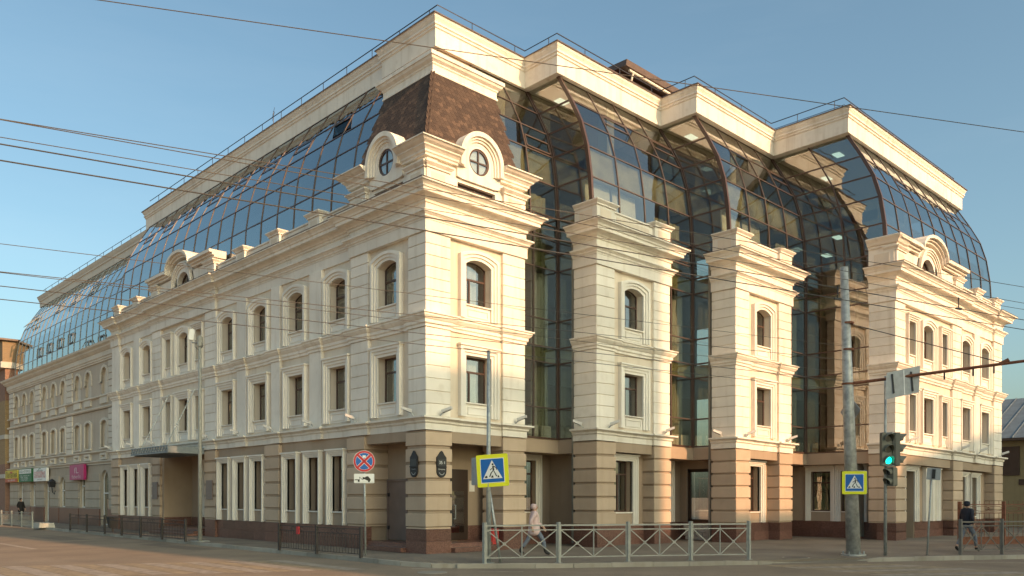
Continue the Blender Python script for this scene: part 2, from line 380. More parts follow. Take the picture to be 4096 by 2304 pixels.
def surround(P, a, b, zb, zt, rise, par, w=.3, o0=-.1, oo=.07, name='window_surround', mat=None, ears=True):
    m = MB(); n = 3
    for i in range(n):
        d0 = w * i / n; d1 = w * (i + 1) / n
        m.ribbon(P, outline(a, b, zb, zt, rise, d0), outline(a, b, zb, zt, rise, d1), o0, oo - .045 * (n - 1 - i) + .001 * i)
    if ears and not rise: m.box(P, a - w - .05, b + w + .05, o0, oo + .05, zt + w, zt + w + .06)
    return m.build(name, mat or M['trim'], par, weld=True)
# ================================================================= main building
B = empty('office_building')
tag(B, 'large cream corner office building with curved glass mansard and brown shingled corner tower', 'building')
def rust(P, s0, s1, o0, o1, z0, z1, n, gap, mat, core, inset, name='stone_block', ch=.012):
    h = (z1 - z0) / n
    for i in range(n):
        j = random.uniform(-.003, .003)
        block(name, P, s0, s1, o0, o1 + j, z0 + i * h + gap / 2, z0 + (i + 1) * h - gap / 2, mat, B, ch)
    e = inset
    part('pier_core', core, B, lambda q: q.box(P, s0 + e, s1 - e, o0 + e, o1 - e, z0, z1))
LEDGE = [(-.35, 4.1), (.05, 4.1), (.05, 4.31), (.10, 4.35), (.10, 4.41), (.17, 4.46), (.24, 4.48), (.24, 4.54), (-.35, 4.58)]
BAND2 = [(-.35, 7.5), (.04, 7.5), (.04, 7.58), (.09, 7.62), (.09, 7.72), (.13, 7.75), (.2, 7.84), (.2, 7.9), (.25, 7.91), (.25, 7.96), (-.35, 8.0)]
ARCH = [(-.35, 10.63), (.06, 10.63), (.06, 11.0), (-.35, 11.0)]
SUBC = [(-.35, 11.003), (.08, 11.003), (.08, 11.04), (.13, 11.08), (.13, 11.12), (.2, 11.18), (.2, 11.2), (.24, 11.2), (.24, 11.26), (-.35, 11.29)]
FRZ = [(-.35, 11.293), (.03, 11.293), (.03, 11.54), (.08, 11.56), (.08, 11.65), (-.35, 11.65)]
CORN = [(-.35, 11.653), (.12, 11.653), (.14, 11.70), (.24, 11.77), (.40, 11.77), (.40, 11.89), (.44, 11.9), (.46, 11.96), (.55, 12.04), (.6, 12.05), (.6, 12.1), (-.35, 12.18)]
FLASH = [(-.3, 12.19), (.605, 12.105), (.62, 12.105), (.62, 12.12), (-.3, 12.205)]
def bands(path, cpath=None):
    cpath = cpath or path
    part('ledge', M['mould'], B, lambda q: q.sweep(path, LEDGE))
    part('string_course', M['mould'], B, lambda q: q.sweep(path, BAND2))
    part('architrave', M['cream'], B, lambda q: q.sweep(cpath, ARCH))
    part('lower_cornice', M['mould'], B, lambda q: q.sweep(cpath, SUBC))
    part('frieze', M['cream'], B, lambda q: q.sweep(cpath, FRZ))
    part('cornice', M['mould'], B, lambda q: q.sweep(cpath, CORN))
    part('flashing', M['roofmetal'], B, lambda q: q.sweep(cpath, FLASH))
def jogs(pil, end, d=.1, left=True):
    "plan points along a front from s=0 to end, stepping out at pilasters"
    pts = []; o = None
    for a, b in pil:
        if a > 1e-6: pts.append((d, a))
        pts += [(0, a), (0, b)]
        if b < end - 1e-6: pts.append((d, b))
    return pts
def slabs(P, s0, s1, oo, ztop=.81, base=-.12, ln=1.15, rows=2, oi=-.3):
    "polished granite plinth slabs with open joints"
    n = max(1, round((s1 - s0) / ln)); w = (s1 - s0) / n; zs = [base] + [ztop * (i + 1) / rows for i in range(rows)]
    for r in range(rows):
        off = (w / 2 if r % 2 and n > 1 else 0); xs = sorted({s0, s1, *[s0 + off + w * i for i in range(n + 1) if s0 + .12 < s0 + off + w * i < s1 - .12]})
        for a, b in zip(xs[:-1], xs[1:]):
            block('granite_slab', P, a + .002, b - .002, oi, oo, zs[r], zs[r + 1] - .004, M['granite'], B, .004)
def apron(P, a, b, z0, z1, o=-.1):
    part('apron_panel', M['trim'], B, lambda q: (q.box(P, a, b, o - .02, o + .02, z0, z1),
        q.ribbon(P, [(a + .14, z0 + .12), (a + .14, z1 - .12), (b - .14, z1 - .12), (b - .14, z0 + .12), (a + .14, z0 + .12)],
                 [(a + .1, z0 + .08), (a + .1, z1 - .08), (b - .1, z1 - .08), (b - .1, z0 + .08), (a + .1, z0 + .08)], o, o + .05)))
def upper_bay(P, c, w=1.16, curt=None, narrow=False, s2=True):
    "second and third floor openings over one axis; returns opening tuples for the wall"
    a, b = c - w / 2, c + w / 2; o3 = (a, b, 8.55, 10.02 if narrow else 9.93, 0 if narrow else .18); o2 = (a, b, 5.17, 6.78, 0)
    fw = .22 if narrow else .31
    for (x0, x1, zb, zt, rs), c_ in ((o3, curt), (o2, None if curt is None else curt)):
        window(P, x0, x1, zb, zt, rs, B, o=-.38, curtain=c_ or random.choice((None, (0, .3), (.65, 1), (.05, .95), (.2, .6))), mull=(() if narrow else (.36,)), sill=-.03)
        surround(P, x0, x1, zb - .5, zt, rs, B, w=fw, o0=-.14, oo=.05)
        apron(P, x0 + .01, x1 - .01, zb - .5, zb - .06, -.12)
    return [o3], [o2]
def front(P, s0, s1, axes, curts=None, o1=-.12, o0=-.5):
    "wall of both upper floors between s0 and s1"
    w3 = []; w2 = []
    for i, ax in enumerate(axes):
        c, w, nar = ax if isinstance(ax, tuple) else (ax, 1.16, False)
        a, b = upper_bay(P, c, w, (curts[i] if curts else None), nar); w3 += a; w2 += b
    part('wall', M['creamwall'], B, lambda q: wall(q, P, s0, s1, 7.9, 10.64, o0, o1, w3), weld=True)
    part('wall', M['creamwall'], B, lambda q: wall(q, P, s0, s1, 4.5, 7.6, o0, o1, w2), weld=True)
def pil_upper(P, s0, s1, o0, o1, n3=7, n2=7):
    rust(P, s0, s1, o0, o1, 4.56, 7.5, n2, .022, M['cream'], M['creamwall'], .03)
    rust(P, s0, s1, o0, o1, 7.98, 10.63, n3, .022, M['cream'], M['creamwall'], .03)
def pier_ground(P, s0, s1, o0, o1, n=6):
    rust(P, s0 - .03, s1 + .03, o0, o1 + .04, .84, 4.08, n, .11, M['tan'], M['brown'], .05, ch=.01)
    part('pier_plinth_cap', M['tan'], B, lambda q: q.box(P, s0, s1, o0, o1, .812, .86))
def gwin(P, a, b, par=None, o=-.5, surr=True, curt=None, zt=3.42, zb=1.33, name='window', low=.82, w=.2):
    wn = window(P, a, b, zb, zt, 0, B, o=o, tr=.74, mull=(.55,), sill=-.06, curtain=curt, name=name)
    if surr: surround(P, a, b, low, zt, 0, B, w=w, o0=-.2, oo=.06)
    return wn
# ---- corner block and left front
PL = FL(0, 0); PR = FR(0, 0)
LP = [(0, .98), (3.4, 4.53), (6.6, 7.5), (9.9, 10.65), (12.97, 13.86), (16.07, 17.29), (22.8, 23.98), (25.88, 26.78), (29.1, 30.3)]
right1 = [(4.54, 1.1), (4.54, 0), (3.45, 0), (3.45, .1), (1.05, .1), (1.05, 0), (0, 0)]
pathA = right1 + jogs(LP, 30.3)[1:] + [(1.0, 30.3)]
cA = [(4.54, 1.1), (4.54, 0), (0, 0), (0, 4.53), (.12, 4.53), (.12, 16.07), (0, 16.07), (0, 23.98), (.12, 23.98), (.12, 29.1), (0, 29.1), (0, 30.3), (1.0, 30.3)]
bands(pathA, cA)
# corner pillar and right pillar of the corner block
for (a, b) in ((0, 1.05), (3.45, 4.54)):
    pil_upper(PR, a, b, -.98, 0); pier_ground(PR, a, b, -1.08, 0)
    slabs(PR, a, b, .03, oi=-1.1)
front(PR, 1.05, 3.45, [2.35], [(.45, .8)])
front(PL, .98, 3.4, [2.3], [(0, .45)])
for a, b in LP[1:]:
    if (a in (3.4, 16.07, 22.8)): pil_upper(PL, a, b, -.2, 0)
    else:
        for z0, z1 in ((4.56, 7.5), (7.98, 10.63)):
            block('pilaster', PL, a, b, -.2, 0, z0, z1, M['cream'], B)
front(PL, 4.53, 16.07, [5.55, 8.7, 11.83, 15.0], [None, (.0, .5), None, (.2, .9)])
front(PL, 17.29, 22.8, [(18.12, .78, True), 20.0, (21.9, .78, True)], [None, (.5, 1), None])
front(PL, 23.98, 29.1, [24.95, 27.95], [(0, .6), None])
block('end_wall', FR(30.55, .2), 0, 12, -.2, .15, -.1, 12.0, M['creamwall'], B)
# ground floor of the left front
for a, b in ((3.6, 4.7), (9.95, 11.15), (16.05, 17.2), (22.85, 23.95), (29.1, 30.3)):
    pier_ground(PL, a, b, -.5 if a > 4 else -1.1, 0); slabs(PL, a, b, .03)
def gbay(s0, s1, cs, w=.82, P=PL):
    ops = [(c - w / 2, c + w / 2, 1.33, 3.42, 0) for c in cs]
    part('ground_wall', M['brown'], B, lambda q: wall(q, P, s0, s1, .81, 4.12, -.5, -.12, ops), weld=True)
    for c in cs: gwin(P, c - w / 2, c + w / 2, o=-.4, curt=random.choice((None, None, (.1, .6), (.4, 1))))
    slabs(P, s0, s1, -.08)
gbay(4.7, 9.95, (5.55, 7.3, 9.05)); gbay(11.15, 16.05, (11.95, 13.6, 15.25)); gbay(23.95, 29.1, (24.9, 26.5, 28.1))
# corner porch
part('porch_beam', M['brown'], B, lambda q: q.box(PL, 1.08, 3.6, -.55, -.06, 3.76, 4.12))
part('porch_beam', M['brown'], B, lambda q: q.box(PR, 1.08, 3.45, -.55, -.06, 3.72, 4.12))
part('porch_ceiling', M['brown'], B, lambda q: q.box(W, .1, 4.6, .1, 4.5, 4.05, 4.11))
part('porch_wall', M['brown'], B, lambda q: (q.box(W, 1.4, 4.6, 1.0, 1.4, .3, 4.05), q.box(W, 1.4, 1.8, 1.4, 4.5, .3, 4.05), q.box(W, 3.68, 4.6, .16, 1.0, .2, 4.05)), weld=True)
slabs(FL(1.4, 1.0), 0, 1.0, .02, oi=-.02, ztop=.85); slabs(FR(1.4, 1.0), 1.5, 3.5, .02, oi=-.02, ztop=.85)
d = part('porch_door', M['greydoor'], B, lambda q: q.box(FL(0, 1.0), 2.35, 3.45, 0, .05, .33, 2.45))
part('door_frame', M['greydoor'], d, lambda q: q.ribbon(FL(0, 1.0), [(2.35, .33), (2.35, 2.45), (3.45, 2.45), (3.45, .33)], [(2.28, .33), (2.28, 2.52), (3.52, 2.52), (3.52, .33)], 0, .09))
for z in (.7, 1.9): part('hinge', M['black'], d, lambda q: q.box(FL(0, 1.0), 3.4, 3.48, .05, .1, z, z + .13))
d = part('porch_door', M['darkdoor'], B, lambda q: q.box(FR(1.4, 0), 1.75, 2.95, 0, .05, .33, 2.9))
part('door_glass', M['glasswin'], d, lambda q: q.box(FR(1.4, 0), 1.95, 2.75, .05, .06, .6, 2.1))
part('door_handle', M['galv'], d, lambda q: q.tube([FR(1.4, 0)(2.3, .06, 1.1), FR(1.4, 0)(2.3, .14, 1.1), FR(1.4, 0)(2.3, .14, 1.6), FR(1.4, 0)(2.3, .06, 1.6)], .018))
for i, (z, e) in enumerate(((.3, 0), (.16, .34))):
    part('porch_step', M['granite'], B, lambda q: (q.box(W, .12 - e, 1.4, 1.07, 3.42, z - .15, z), q.box(W, 1.1, 3.58, .12 - e, 1.0, z - .15, z)), weld=True)
for (x, zz) in ((3.3, 3.1), (3.5, 3.05)):
    part('porch_lamp', M['flood'], B, lambda q: q.box(FR(1.4, 0), x - .07, x + .07, .02, .16, zz, zz + .18))
part('house_notice', M['mould'], B, lambda q: q.box(FR(1.4, 0), 3.05, 3.3, .002, .02, 2.1, 2.5))
# left entrance recess with canopy
part('entrance_wall', M['brown'], B, lambda q: (q.box(W, 17.2, 17.5, .1, 1.7, 0, 4.1), q.box(W, 22.6, 22.85, .1, 1.7, 0, 4.1), q.box(W, 17.2, 22.85, 1.6, 1.9, 0, 4.1), q.box(W, 17.2, 22.85, .1, 1.7, 4.0, 4.1)), weld=True)
PE = FL(0, 1.6)
slabs(FL(0, 1.6), 17.5, 18.6, .02, oi=-.02); slabs(FL(0, 1.6), 21.0, 22.6, .02, oi=-.02); slabs(FR(22.6, 0), .12, 1.55, .02, oi=-.02)
surround(PE, 18.75, 20.9, .82, 3.5, 0, B, w=.26, o0=0, oo=.16, name='door_surround')
d = part('entrance_door', M['darkdoor'], B, lambda q: q.box(PE, 18.75, 20.9, 0, .05, .05, 3.5))
for a, b in ((18.9, 19.75), (19.9, 20.75)): part('door_glass', M['glasswin'], d, lambda q: q.box(PE, a, b, .05, .062, .4, 2.4))
for a, b in ((18.9, 19.75), (19.9, 20.75)): part('door_glass', M['glasswin'], d, lambda q: q.box(PE, a, b, .05, .062, 2.6, 3.35))
for i in range(3): part('entrance_step', M['granite'], B, lambda q: q.box(FL(0, 0), 17.6 - .0, 22.5, -1.6, .1 + .3 * i, .36 - .12 * i - .11, .36 - .12 * i))
cp = part('entrance_canopy', M['canopy'], B, lambda q: q.hexa([PL(17.25, .1, 4.02), PL(22.0, .1, 4.02), PL(22.0, 1.75, 3.93), PL(17.25, 1.75, 3.93)], [PL(17.25, .1, 4.1), PL(22.0, .1, 4.1), PL(22.0, 1.75, 4.0), PL(17.25, 1.75, 4.0)]))
def truss(q):
    q.bar(PL(17.25, 1.75, 4.22), PL(22.0, 1.75, 4.22), .05, .05); q.bar(PL(17.25, 1.75, 3.92), PL(22.0, 1.75, 3.92), .05, .05)
    n = 14
    for i in range(n):
        x = 17.25 + 4.75 * i / n; w = 4.75 / n
        q.bar(PL(x, 1.75, 3.92), PL(x + w / 2, 1.75, 4.22), .045, .045); q.bar(PL(x + w / 2, 1.75, 4.22), PL(x + w, 1.75, 3.92), .045, .045)
part('canopy_truss', M['canopy'], cp, truss)
part('canopy_side', M['canopy'], cp, lambda q: q.box(PL, 17.2, 17.245, .05, 1.78, 3.9, 4.2))
for i in range(9): part('canopy_rib', M['canopy'], cp, lambda q: q.box(PL, 17.5 + i * .52, 17.56 + i * .52, .05, 1.7, 3.86, 3.935))
for x in (18.2, 21.4): part('canopy_stay', M['galv'], cp, lambda q: q.tube([PL(x, 1.5, 4.2), PL(x - .1, .12, 7.1)], .022, 6))
for x, m in ((16.6, 'brown'), (23.4, 'tan')):
    part('wall_plaque', M['greydoor'], B, lambda q: q.box(PL, x - .35, x + .35, .05, .08, 1.75, 2.65))
# ---- attic of the corner tower
def attic_wall(q, P, sgn):
    pass
ATT = [(-.35, 13.1), (.05, 13.1), (.05, 13.16), (.1, 13.2), (.1, 13.26), (.16, 13.32), (.22, 13.36), (.22, 13.4), (.32, 13.46), (.4, 13.54), (.44, 13.54), (.44, 13.58), (-.35, 13.64)]
def tower_face(P, wl, wc, wd, parts_=True):
    "attic face: slot window, arched dormer with a round window, moulding broken by the arch"
    wr = .46; wz = 13.5; n = 20
    circ = lambda r, a0, a1, k: [(wc + r * math.cos(a0 + (a1 - a0) * i / k), wz + r * math.sin(a0 + (a1 - a0) * i / k)) for i in range(k + 1)]
    ro = .98
    def f(q):
        # lower wall with slot
        wall(q, P, .02, wl, 12.1, 12.74, -.5, -.06, [(wc - .9, wc + .82, 12.1, 12.62, 0)])
        q.box(P, .02, wc - ro, -.5, -.06, 12.74, 13.2); q.box(P, wc + ro, wl, -.5, -.06, 12.74, 13.2)
        # field round the window
        for a0, a1 in ((0, math.pi), (math.pi, 2 * math.pi)):
            inn = circ(wr, a0, a1, n)
            if a0 == 0: out = circ(ro - .25, a0, a1, n)
            else:
                out = []
                for (x, z) in circ(1, a0, a1, n):
                    dx, dz = x - wc, z - wz
                    t = min((ro) / max(abs(dx), 1e-6), (wz - 12.74) / max(-dz, 1e-6)); out.append((wc + dx * t, wz + dz * t))
            q.ribbon(P, inn, out, -.3, .03)
        pass
    part('attic_wall', M['cream'], B, f, weld=True)
    def arch(q):
        for (r0, r1, oo) in ((.56, .66, .04), (.66, .74, .10), (.74, .82, .16), (.82, .98, .24)):
            q.ribbon(P, circ(r0, 0, math.pi, n), circ(r1, 0, math.pi, n), -.35, oo)
            for sg in (-1, 1): q.box(P, wc + sg * r0, wc + sg * r1, -.35, oo, 13.14, wz)
    part('dormer_arch', M['mould'], B, arch, weld=True)
    # barrel roof of the dormer running back into the mansard
    part('dormer_roof', M['shB'], B, lambda q: q.ribbon(P, circ(.80, .02, math.pi - .02, n), circ(.965, .02, math.pi - .02, n), -.95, -.352))
    w = part('round_window', M['frame'], B, lambda q: (q.ribbon(P, circ(wr - .07, 0, 2 * math.pi, 28), circ(wr + .01, 0, 2 * math.pi, 28), -.07, -.005),
        q.box(P, wc - .025, wc + .025, -.065, -.008, wz - wr + .03, wz + wr - .03), q.box(P, wc - wr + .03, wc + wr - .03, -.063, -.01, wz - .025, wz + .025)))
    for k in range(4):
        part('pane', M['glasswin'], w, lambda q: q.prism(P, [(wc, wz)] + circ(wr - .05, k * math.pi / 2, (k + 1) * math.pi / 2, 8), -.045, -.037))
    part('curtain', M['blind'], w, lambda q: q.prism(P, circ(wr - .01, 0, 2 * math.pi, 20)[:-1], -.088, -.08))
    w = window(P, wc - .9, wc + .82, 12.1, 12.62, 0, B, o=-.2, tr=1, mull=(.5,), sill=False, fw=.04)
    for a, b in ((.0, .95), (wl - 1.05, wl)):
        ped(P, a, b)
def ped(P, a, b, z0=12.13, z1=12.88, oo=.06, oi=-.5):
    q = part('pedestal', M['cream'], B, lambda q: q.box(P, a, b, oi, oo, z0, z1 - .16))
    e = .2 * (b - a)
    part('pedestal_panel', M['creamwall'], q, lambda m: m.box(P, a + e, b - e, oo - .03, oo + .006, z0 + .12, z1 - .27))
    part('pedestal_cap', M['mould'], q, lambda m: (m.box(P, a - .04, b + .04, oi, oo + .05, z1 - .16, z1 - .1), m.hexa(
        [P(a - .05, oi, z1 - .1), P(b + .05, oi, z1 - .1), P(b + .05, oo + .06, z1 - .1), P(a - .05, oo + .06, z1 - .1)],
        [P(a - .13, oi, z1 - .02), P(b + .13, oi, z1 - .02), P(b + .13, oo + .14, z1 - .02), P(a - .13, oo + .14, z1 - .02)]),
        m.box(P, a - .13, b + .13, oi, oo + .14, z1 - .02, z1 + .02)), weld=True)
tower_face(PR, 4.5, 2.3, 0); tower_face(PL, 4.5, 2.25, 0)
# moulding pieces either side of the dormer arches
part('attic_moulding', M['mould'], B, lambda q: q.sweep([(1.34, -.02), (-.02, -.02), (-.02, 1.3)], ATT))
part('attic_moulding', M['mould'], B, lambda q: q.sweep([(4.54, 1.2), (4.54, -.02), (3.26, -.02)], ATT))
part('attic_moulding', M['mould'], B, lambda q: q.sweep([(-.02, 3.21), (-.02, 4.54), (1.2, 4.54)], ATT))
part('attic_side_wall', M['cream'], B, lambda q: (q.box(W, .3, 1.3, 4.1, 4.52, 12.1, 13.2), q.box(W, 4.1, 4.52, .3, 1.3, 12.1, 13.2)), weld=False)
# shingled mansard
z0, z1 = 13.6, 16.8; e0, e1 = .08, 1.32; LEN = 4.25
part('mansard_deck', M['shA'], B, lambda q: (q.hexa([W(e0 + .03, e0 + .03, z0), W(e0 + .03, LEN, z0), W(2.6, LEN, z0), W(2.6, e0 + .03, z0)], [W(e1 + .03, e1 + .03, z1), W(e1 + .03, LEN, z1), W(2.6, LEN, z1), W(2.6, e1 + .03, z1)]),
    q.hexa([W(2.6, e0 + .03, z0), W(2.6, 2.6, z0), W(LEN, 2.6, z0), W(LEN, e0 + .03, z0)], [W(2.6, e1 + .03, z1), W(2.6, 2.6, z1), W(LEN, 2.6, z1), W(LEN, e1 + .03, z1)])), weld=True)
sl_len = math.hypot(z1 - z0, e1 - e0); rows = 22; ex = sl_len / rows; tw = .205
cs = (z1 - z0) / sl_len; sn = (e1 - e0) / sl_len
shmesh = []
for mk in ('shA', 'shB', 'shC'):
    h = [(-tw * .30, -ex * .62), (tw * .30, -ex * .62), (tw * .49, -ex * .05), (tw * .49, ex * .9), (-tw * .49, ex * .9), (-tw * .49, -ex * .05)]
    m = MB(); m.add([(x, y, .016 - .012 * (y + ex) / (2 * ex)) for x, y in h] + [(x, y, 0) for x, y in h], [tuple(range(6)), tuple(range(11, 5, -1))] + [(i, (i + 1) % 6, 6 + (i + 1) % 6, 6 + i) for i in range(6)])
    me = bpy.data.meshes.new('shingle'); me.from_pydata([tuple(v) for v in m.v], [], m.f); me.materials.append(M[mk])
    bm = bmesh.new(); bm.from_mesh(me); bmesh.ops.recalc_face_normals(bm, faces=bm.faces); bm.to_mesh(me); bm.free(); shmesh.append(me)
stuffv = MB(); cnt = 0; rest = []
for face in ('R', 'L'):
    for r in range(rows):
        t = (r + .55) * ex; z = z0 + t * cs; e = e0 + t * sn
        x = e + tw / 2 + (tw / 2 if r % 2 else 0) - .06
        while x < LEN + .02:
            k = random.choices((0, 1, 2), (.42, .42, .16))[0]
            hid = math.hypot(x - 2.28, z - 13.5) < .8
            c = W(e, x, z) if face == 'R' else W(x, e, z)
            if face == 'R': ax, ay = Vector((1, 0, 0)), Vector((0, sn, cs))
            else: ax, ay = Vector((0, -1, 0)), Vector((sn, 0, cs))
            az = ax.cross(ay); mw = Matrix((ax, ay, az)).transposed().to_4x4(); mw.translation = c + az * .012
            if not hid:
                if cnt < 290 and not (face == 'L'):
                    o = link('shingle', shmesh[k], B); o.matrix_world = mw; cnt += 1
                else: rest.append((mw, k))
            x += tw
for mw, k in rest:
    stuffv.cur = k; stuffv.add([mw @ v.co for v in shmesh[k].vertices], [tuple(p.vertices) for p in shmesh[k].polygons])
part('hip_cap', M['shB'], B, lambda q: q.bar(W(e0 - .01, e0 - .01, z0), W(e1 - .01, e1 - .01, z1), .15, .05, up=Vector((1, 1, 0))))
o = stuffv.build('shingle_courses', [M['shA'], M['shB'], M['shC']], B); o['kind'] = 'stuff'
TOPB = [(-.3, 16.76), (.05, 16.76), (.05, 16.82), (.02, 16.86), (.02, 17.05), (.06, 17.09), (.06, 17.13), (.16, 17.2), (.2, 17.28), (.24, 17.29), (.24, 17.42), (-.3, 17.48)]
part('tower_top_band', M['mould'], B, lambda q: q.sweep([(4.3, 2.2), (4.3, 1.32), (1.32, 1.32), (1.32, 4.3), (2.2, 4.3)], TOPB))
part('tower_neck', M['brown'], B, lambda q: (q.box(W, 2.35, 3.0, 2.35, 4.2, 17.2, 18.4), q.box(W, 3.0, 4.2, 2.35, 3.0, 17.2, 18.4), q.box(W, 1.4, 3, 1.4, 4.2, 17.3, 17.42), q.box(W, 3, 4.2, 1.4, 3, 17.3, 17.42)), weld=True)
# parapet along the left front
def parapet(P, s0, s1, z1=12.72, o=-.1):
    part('parapet', M['cream'], B, lambda q: (q.box(P, s0, s1, o - .25, o, 12.1, z1 - .06), q.box(P, s0, s1, o - .28, o + .05, z1 - .06, z1)), weld=True)
    part('parapet_panel', M['creamwall'], B, lambda q: q.box(P, s0 + .25, s1 - .25, o - .01, o + .012, 12.25, z1 - .18))
def lunette(P, s0, s1, c, zt0=13.05):
    "attic with an arched eyebrow dormer over a half-round window"
    n = 16; circ = lambda r, zc, a0=0.0, a1=math.pi: [(c + r * math.cos(math.pi - (a0 + (a1 - a0) * i / n)), zc + r * math.sin(a0 + (a1 - a0) * i / n)) for i in range(n + 1)]
    zc = 12.35; R0 = .78
    def f(q):
        q.box(P, s0, c - R0, -.5, -.05, 12.1, 13.0); q.box(P, c + R0, s1, -.5, -.05, 12.1, 13.0)
        q.ribbon(P, circ(R0, zc), circ(1.35, zc), -.5, -.05)
        q.box(P, c - R0 - .4, c - R0, -.49, -.06, 12.1, 12.4); q.box(P, c + R0, c + R0 + .4, -.49, -.06, 12.1, 12.4)
    part('attic_wall', M['cream'], B, f)
    def mo(q):
        for i, (r0, r1, oo) in enumerate(((1.0, 1.1, .0), (1.1, 1.18, .05), (1.18, 1.26, .1))): q.ribbon(P, circ(r0, zc), circ(r1, zc), -.3, oo)
        k = 10
        top = lambda d: [(s0 - .1, 13.05 + d)] + [(c - 1.55 - d * .3 + .0, 13.05 + d)] + [(c + 1.32 * math.cos(math.pi - math.pi * i / k) * (1 + d * .35), 12.75 + (1.05 + d) * math.sin(math.pi * (.12 + .76 * i / k))) for i in range(k + 1)] + [(c + 1.55 + d * .3, 13.05 + d), (s1 + .1, 13.05 + d)]
        for d0, d1, oo in ((0, .1, .1), (.1, .2, .2), (.2, .34, .34)): q.ribbon(P, top(d0), top(d1), -.5, oo)
    part('eyebrow_moulding', M['mould'], B, mo)
    k = 10; tp = [(c + 1.45 * math.cos(math.pi - math.pi * i / k), 12.75 + 1.42 * math.sin(math.pi * (.12 + .76 * i / k))) for i in range(k + 1)]
    part('dormer_roof', M['shB'], B, lambda q: q.prism(P, tp + [(c + 1.3, 12.9), (c - 1.3, 12.9)], -1.3, -.505))
    w = part('half_round_window', M['frame'], B, lambda q: (q.ribbon(P, circ(R0 - .07, zc), circ(R0 + .02, zc), -.36, -.28), q.box(P, c - R0, c + R0, -.36, -.28, 12.14, 12.22), q.box(P, c - .03, c + .03, -.35, -.28, 12.2, zc + R0)))
    for a0, a1 in ((0, math.pi / 2), (math.pi / 2, math.pi)): part('pane', M['glasswin'], w, lambda q: q.prism(P, [(c, 12.2)] + [((c - R0 + .05) if a0 == 0 else c, 12.2)][:1 if a0 == 0 else 0] + circ(R0 - .05, zc, a0, a1) + ([(c + R0 - .05, 12.2)] if a0 else []), -.325, -.315))
    part('curtain', M['blind'], w, lambda q: q.box(P, c - R0, c - .2, -.48, -.46, 12.15, 13.0))
    for a, b in ((s0, s0 + .95), (s1 - .95, s1)): ped(P, a, b, z1=12.95)
lunette(PL, 16.1, 24.0, 20.0)
pdl = [4.75, 7.05, 10.25, 13.4, 26.3, 29.3]
for a in pdl[1:]: ped(PL, a - .42, a + .42)
for a, b in ((4.55, 6.63), (7.47, 9.83), (10.67, 12.98), (13.82, 16.1), (24.0, 25.88), (26.72, 28.88), (29.72, 30.2)): parapet(PL, a, b)
# ---- blocks 2 and 3 of the right front, and the long block 4
def tower_block(uf, v0, cur):
    P = FR(uf, v0); Wd = 4.52; D = 1.15
    path = [(v0 + Wd, uf + D), (v0 + Wd, uf), (v0 + 3.46, uf), (v0 + 3.46, uf + .1), (v0 + 1.04, uf + .1), (v0 + 1.04, uf), (v0, uf), (v0, uf + D)]
    bands(path, [(v0 + Wd, uf + D), (v0 + Wd, uf), (v0, uf), (v0, uf + D)])
    part('block_core', M['creamwall'], B, lambda q: q.box(P, .04, Wd - .04, -D, -.3, 10.6, 12.1))
    for a, b in ((0, 1.04), (3.46, Wd)):
        pil_upper(P, a, b, -D, 0); pier_ground(P, a, b, -D if a == 0 else -.6, 0, 6)
        slabs(P, a, b, .03, oi=-D if a == 0 else -.6)
    front(P, 1.04, 3.46, [2.27], [cur])
    part('beam', M['brown'], B, lambda q: q.box(P, 1.06, 3.44, -.7, -.08, 3.72, 4.12))
    part('ground_wall', M['brown'], B, lambda q: wall(q, P, 1.04, Wd, .81, 4.12, -D, -.55, [(1.55, 2.75, 1.33, 3.42, 0)]), weld=True)
    gwin(FR(uf + .43, v0), 1.55, 2.75, o=-.4, curt=None); slabs(FR(uf + .5, v0), 1.04, 3.46, .0)
    ped(P, 0, 1.02, oo=.02, z1=13.0, oi=-1.1); ped(P, 3.5, Wd, oo=.02, z1=12.98); parapet(P, 1.02, 3.5, 12.85)
    # left flank
    Q = FL(uf, v0); e = part('pedestal_panel', M['creamwall'], B, lambda m: m.box(Q, .22, .85, -.03, .006, 12.25, 12.72))
tower_block(-1.5, 6.77, (.35, .6)); tower_block(-3.3, 13.29, (.0, .9))
u4, v4 = -7.05, 19.75; P4 = FR(u4, v4); W4 = 13.7
pil4 = [(0, 1.05), (6.6, 7.78), (9.6, 10.35), (12.45, W4)]
pp = []
for a, b in reversed(pil4):
    pp += [(v4 + b, u4), (v4 + a, u4)]
    if a > 0: pp += [(v4 + a, u4 + .1), (v4 + [y for x, y in pil4 if y < a][-1], u4 + .1)]
bands([(v4 + W4, u4 + 1.2)] + pp + [(v4, u4 + 1.15)], [(v4 + W4, u4 + 1.2), (v4 + W4, u4), (v4 + 12.4, u4), (v4 + 12.4, u4 + .1), (v4 + 7.8, u4 + .1), (v4 + 7.8, u4), (v4, u4), (v4, u4 + 1.15)])
for a, b in pil4:
    D = 1.15 if a == 0 or b == W4 else .3
    if a == 9.6:
        for zz0, zz1 in ((4.56, 7.5), (7.98, 10.63)): block('pilaster', P4, a, b, -.2, 0, zz0, zz1, M['cream'], B)
    else: pil_upper(P4, a, b, -D, 0); pier_ground(P4, a, b, -D - .0 if a in (0, 12.45) else -.9, 0); slabs(P4, a, b, .03, oi=-.8)
front(P4, 1.05, 6.6, [(1.9, .8, True), 3.75, (5.68, .76, True)], [None, (.5, 1), None])
front(P4, 7.78, 9.6, [8.55], [(0, .4)]); front(P4, 10.35, 12.45, [11.25], [(.3, .9)])
part('block_core', M['creamwall'], B, lambda q: q.box(P4, .04, W4 - .04, -1.15, -.4, 10.6, 12.1))
lunette(P4, .0, 7.8, 3.75)
for a in (9.6, 12.4): ped(P4, a, a + .9)
parapet(P4, 7.8, 9.6); parapet(P4, 10.5, 12.4)
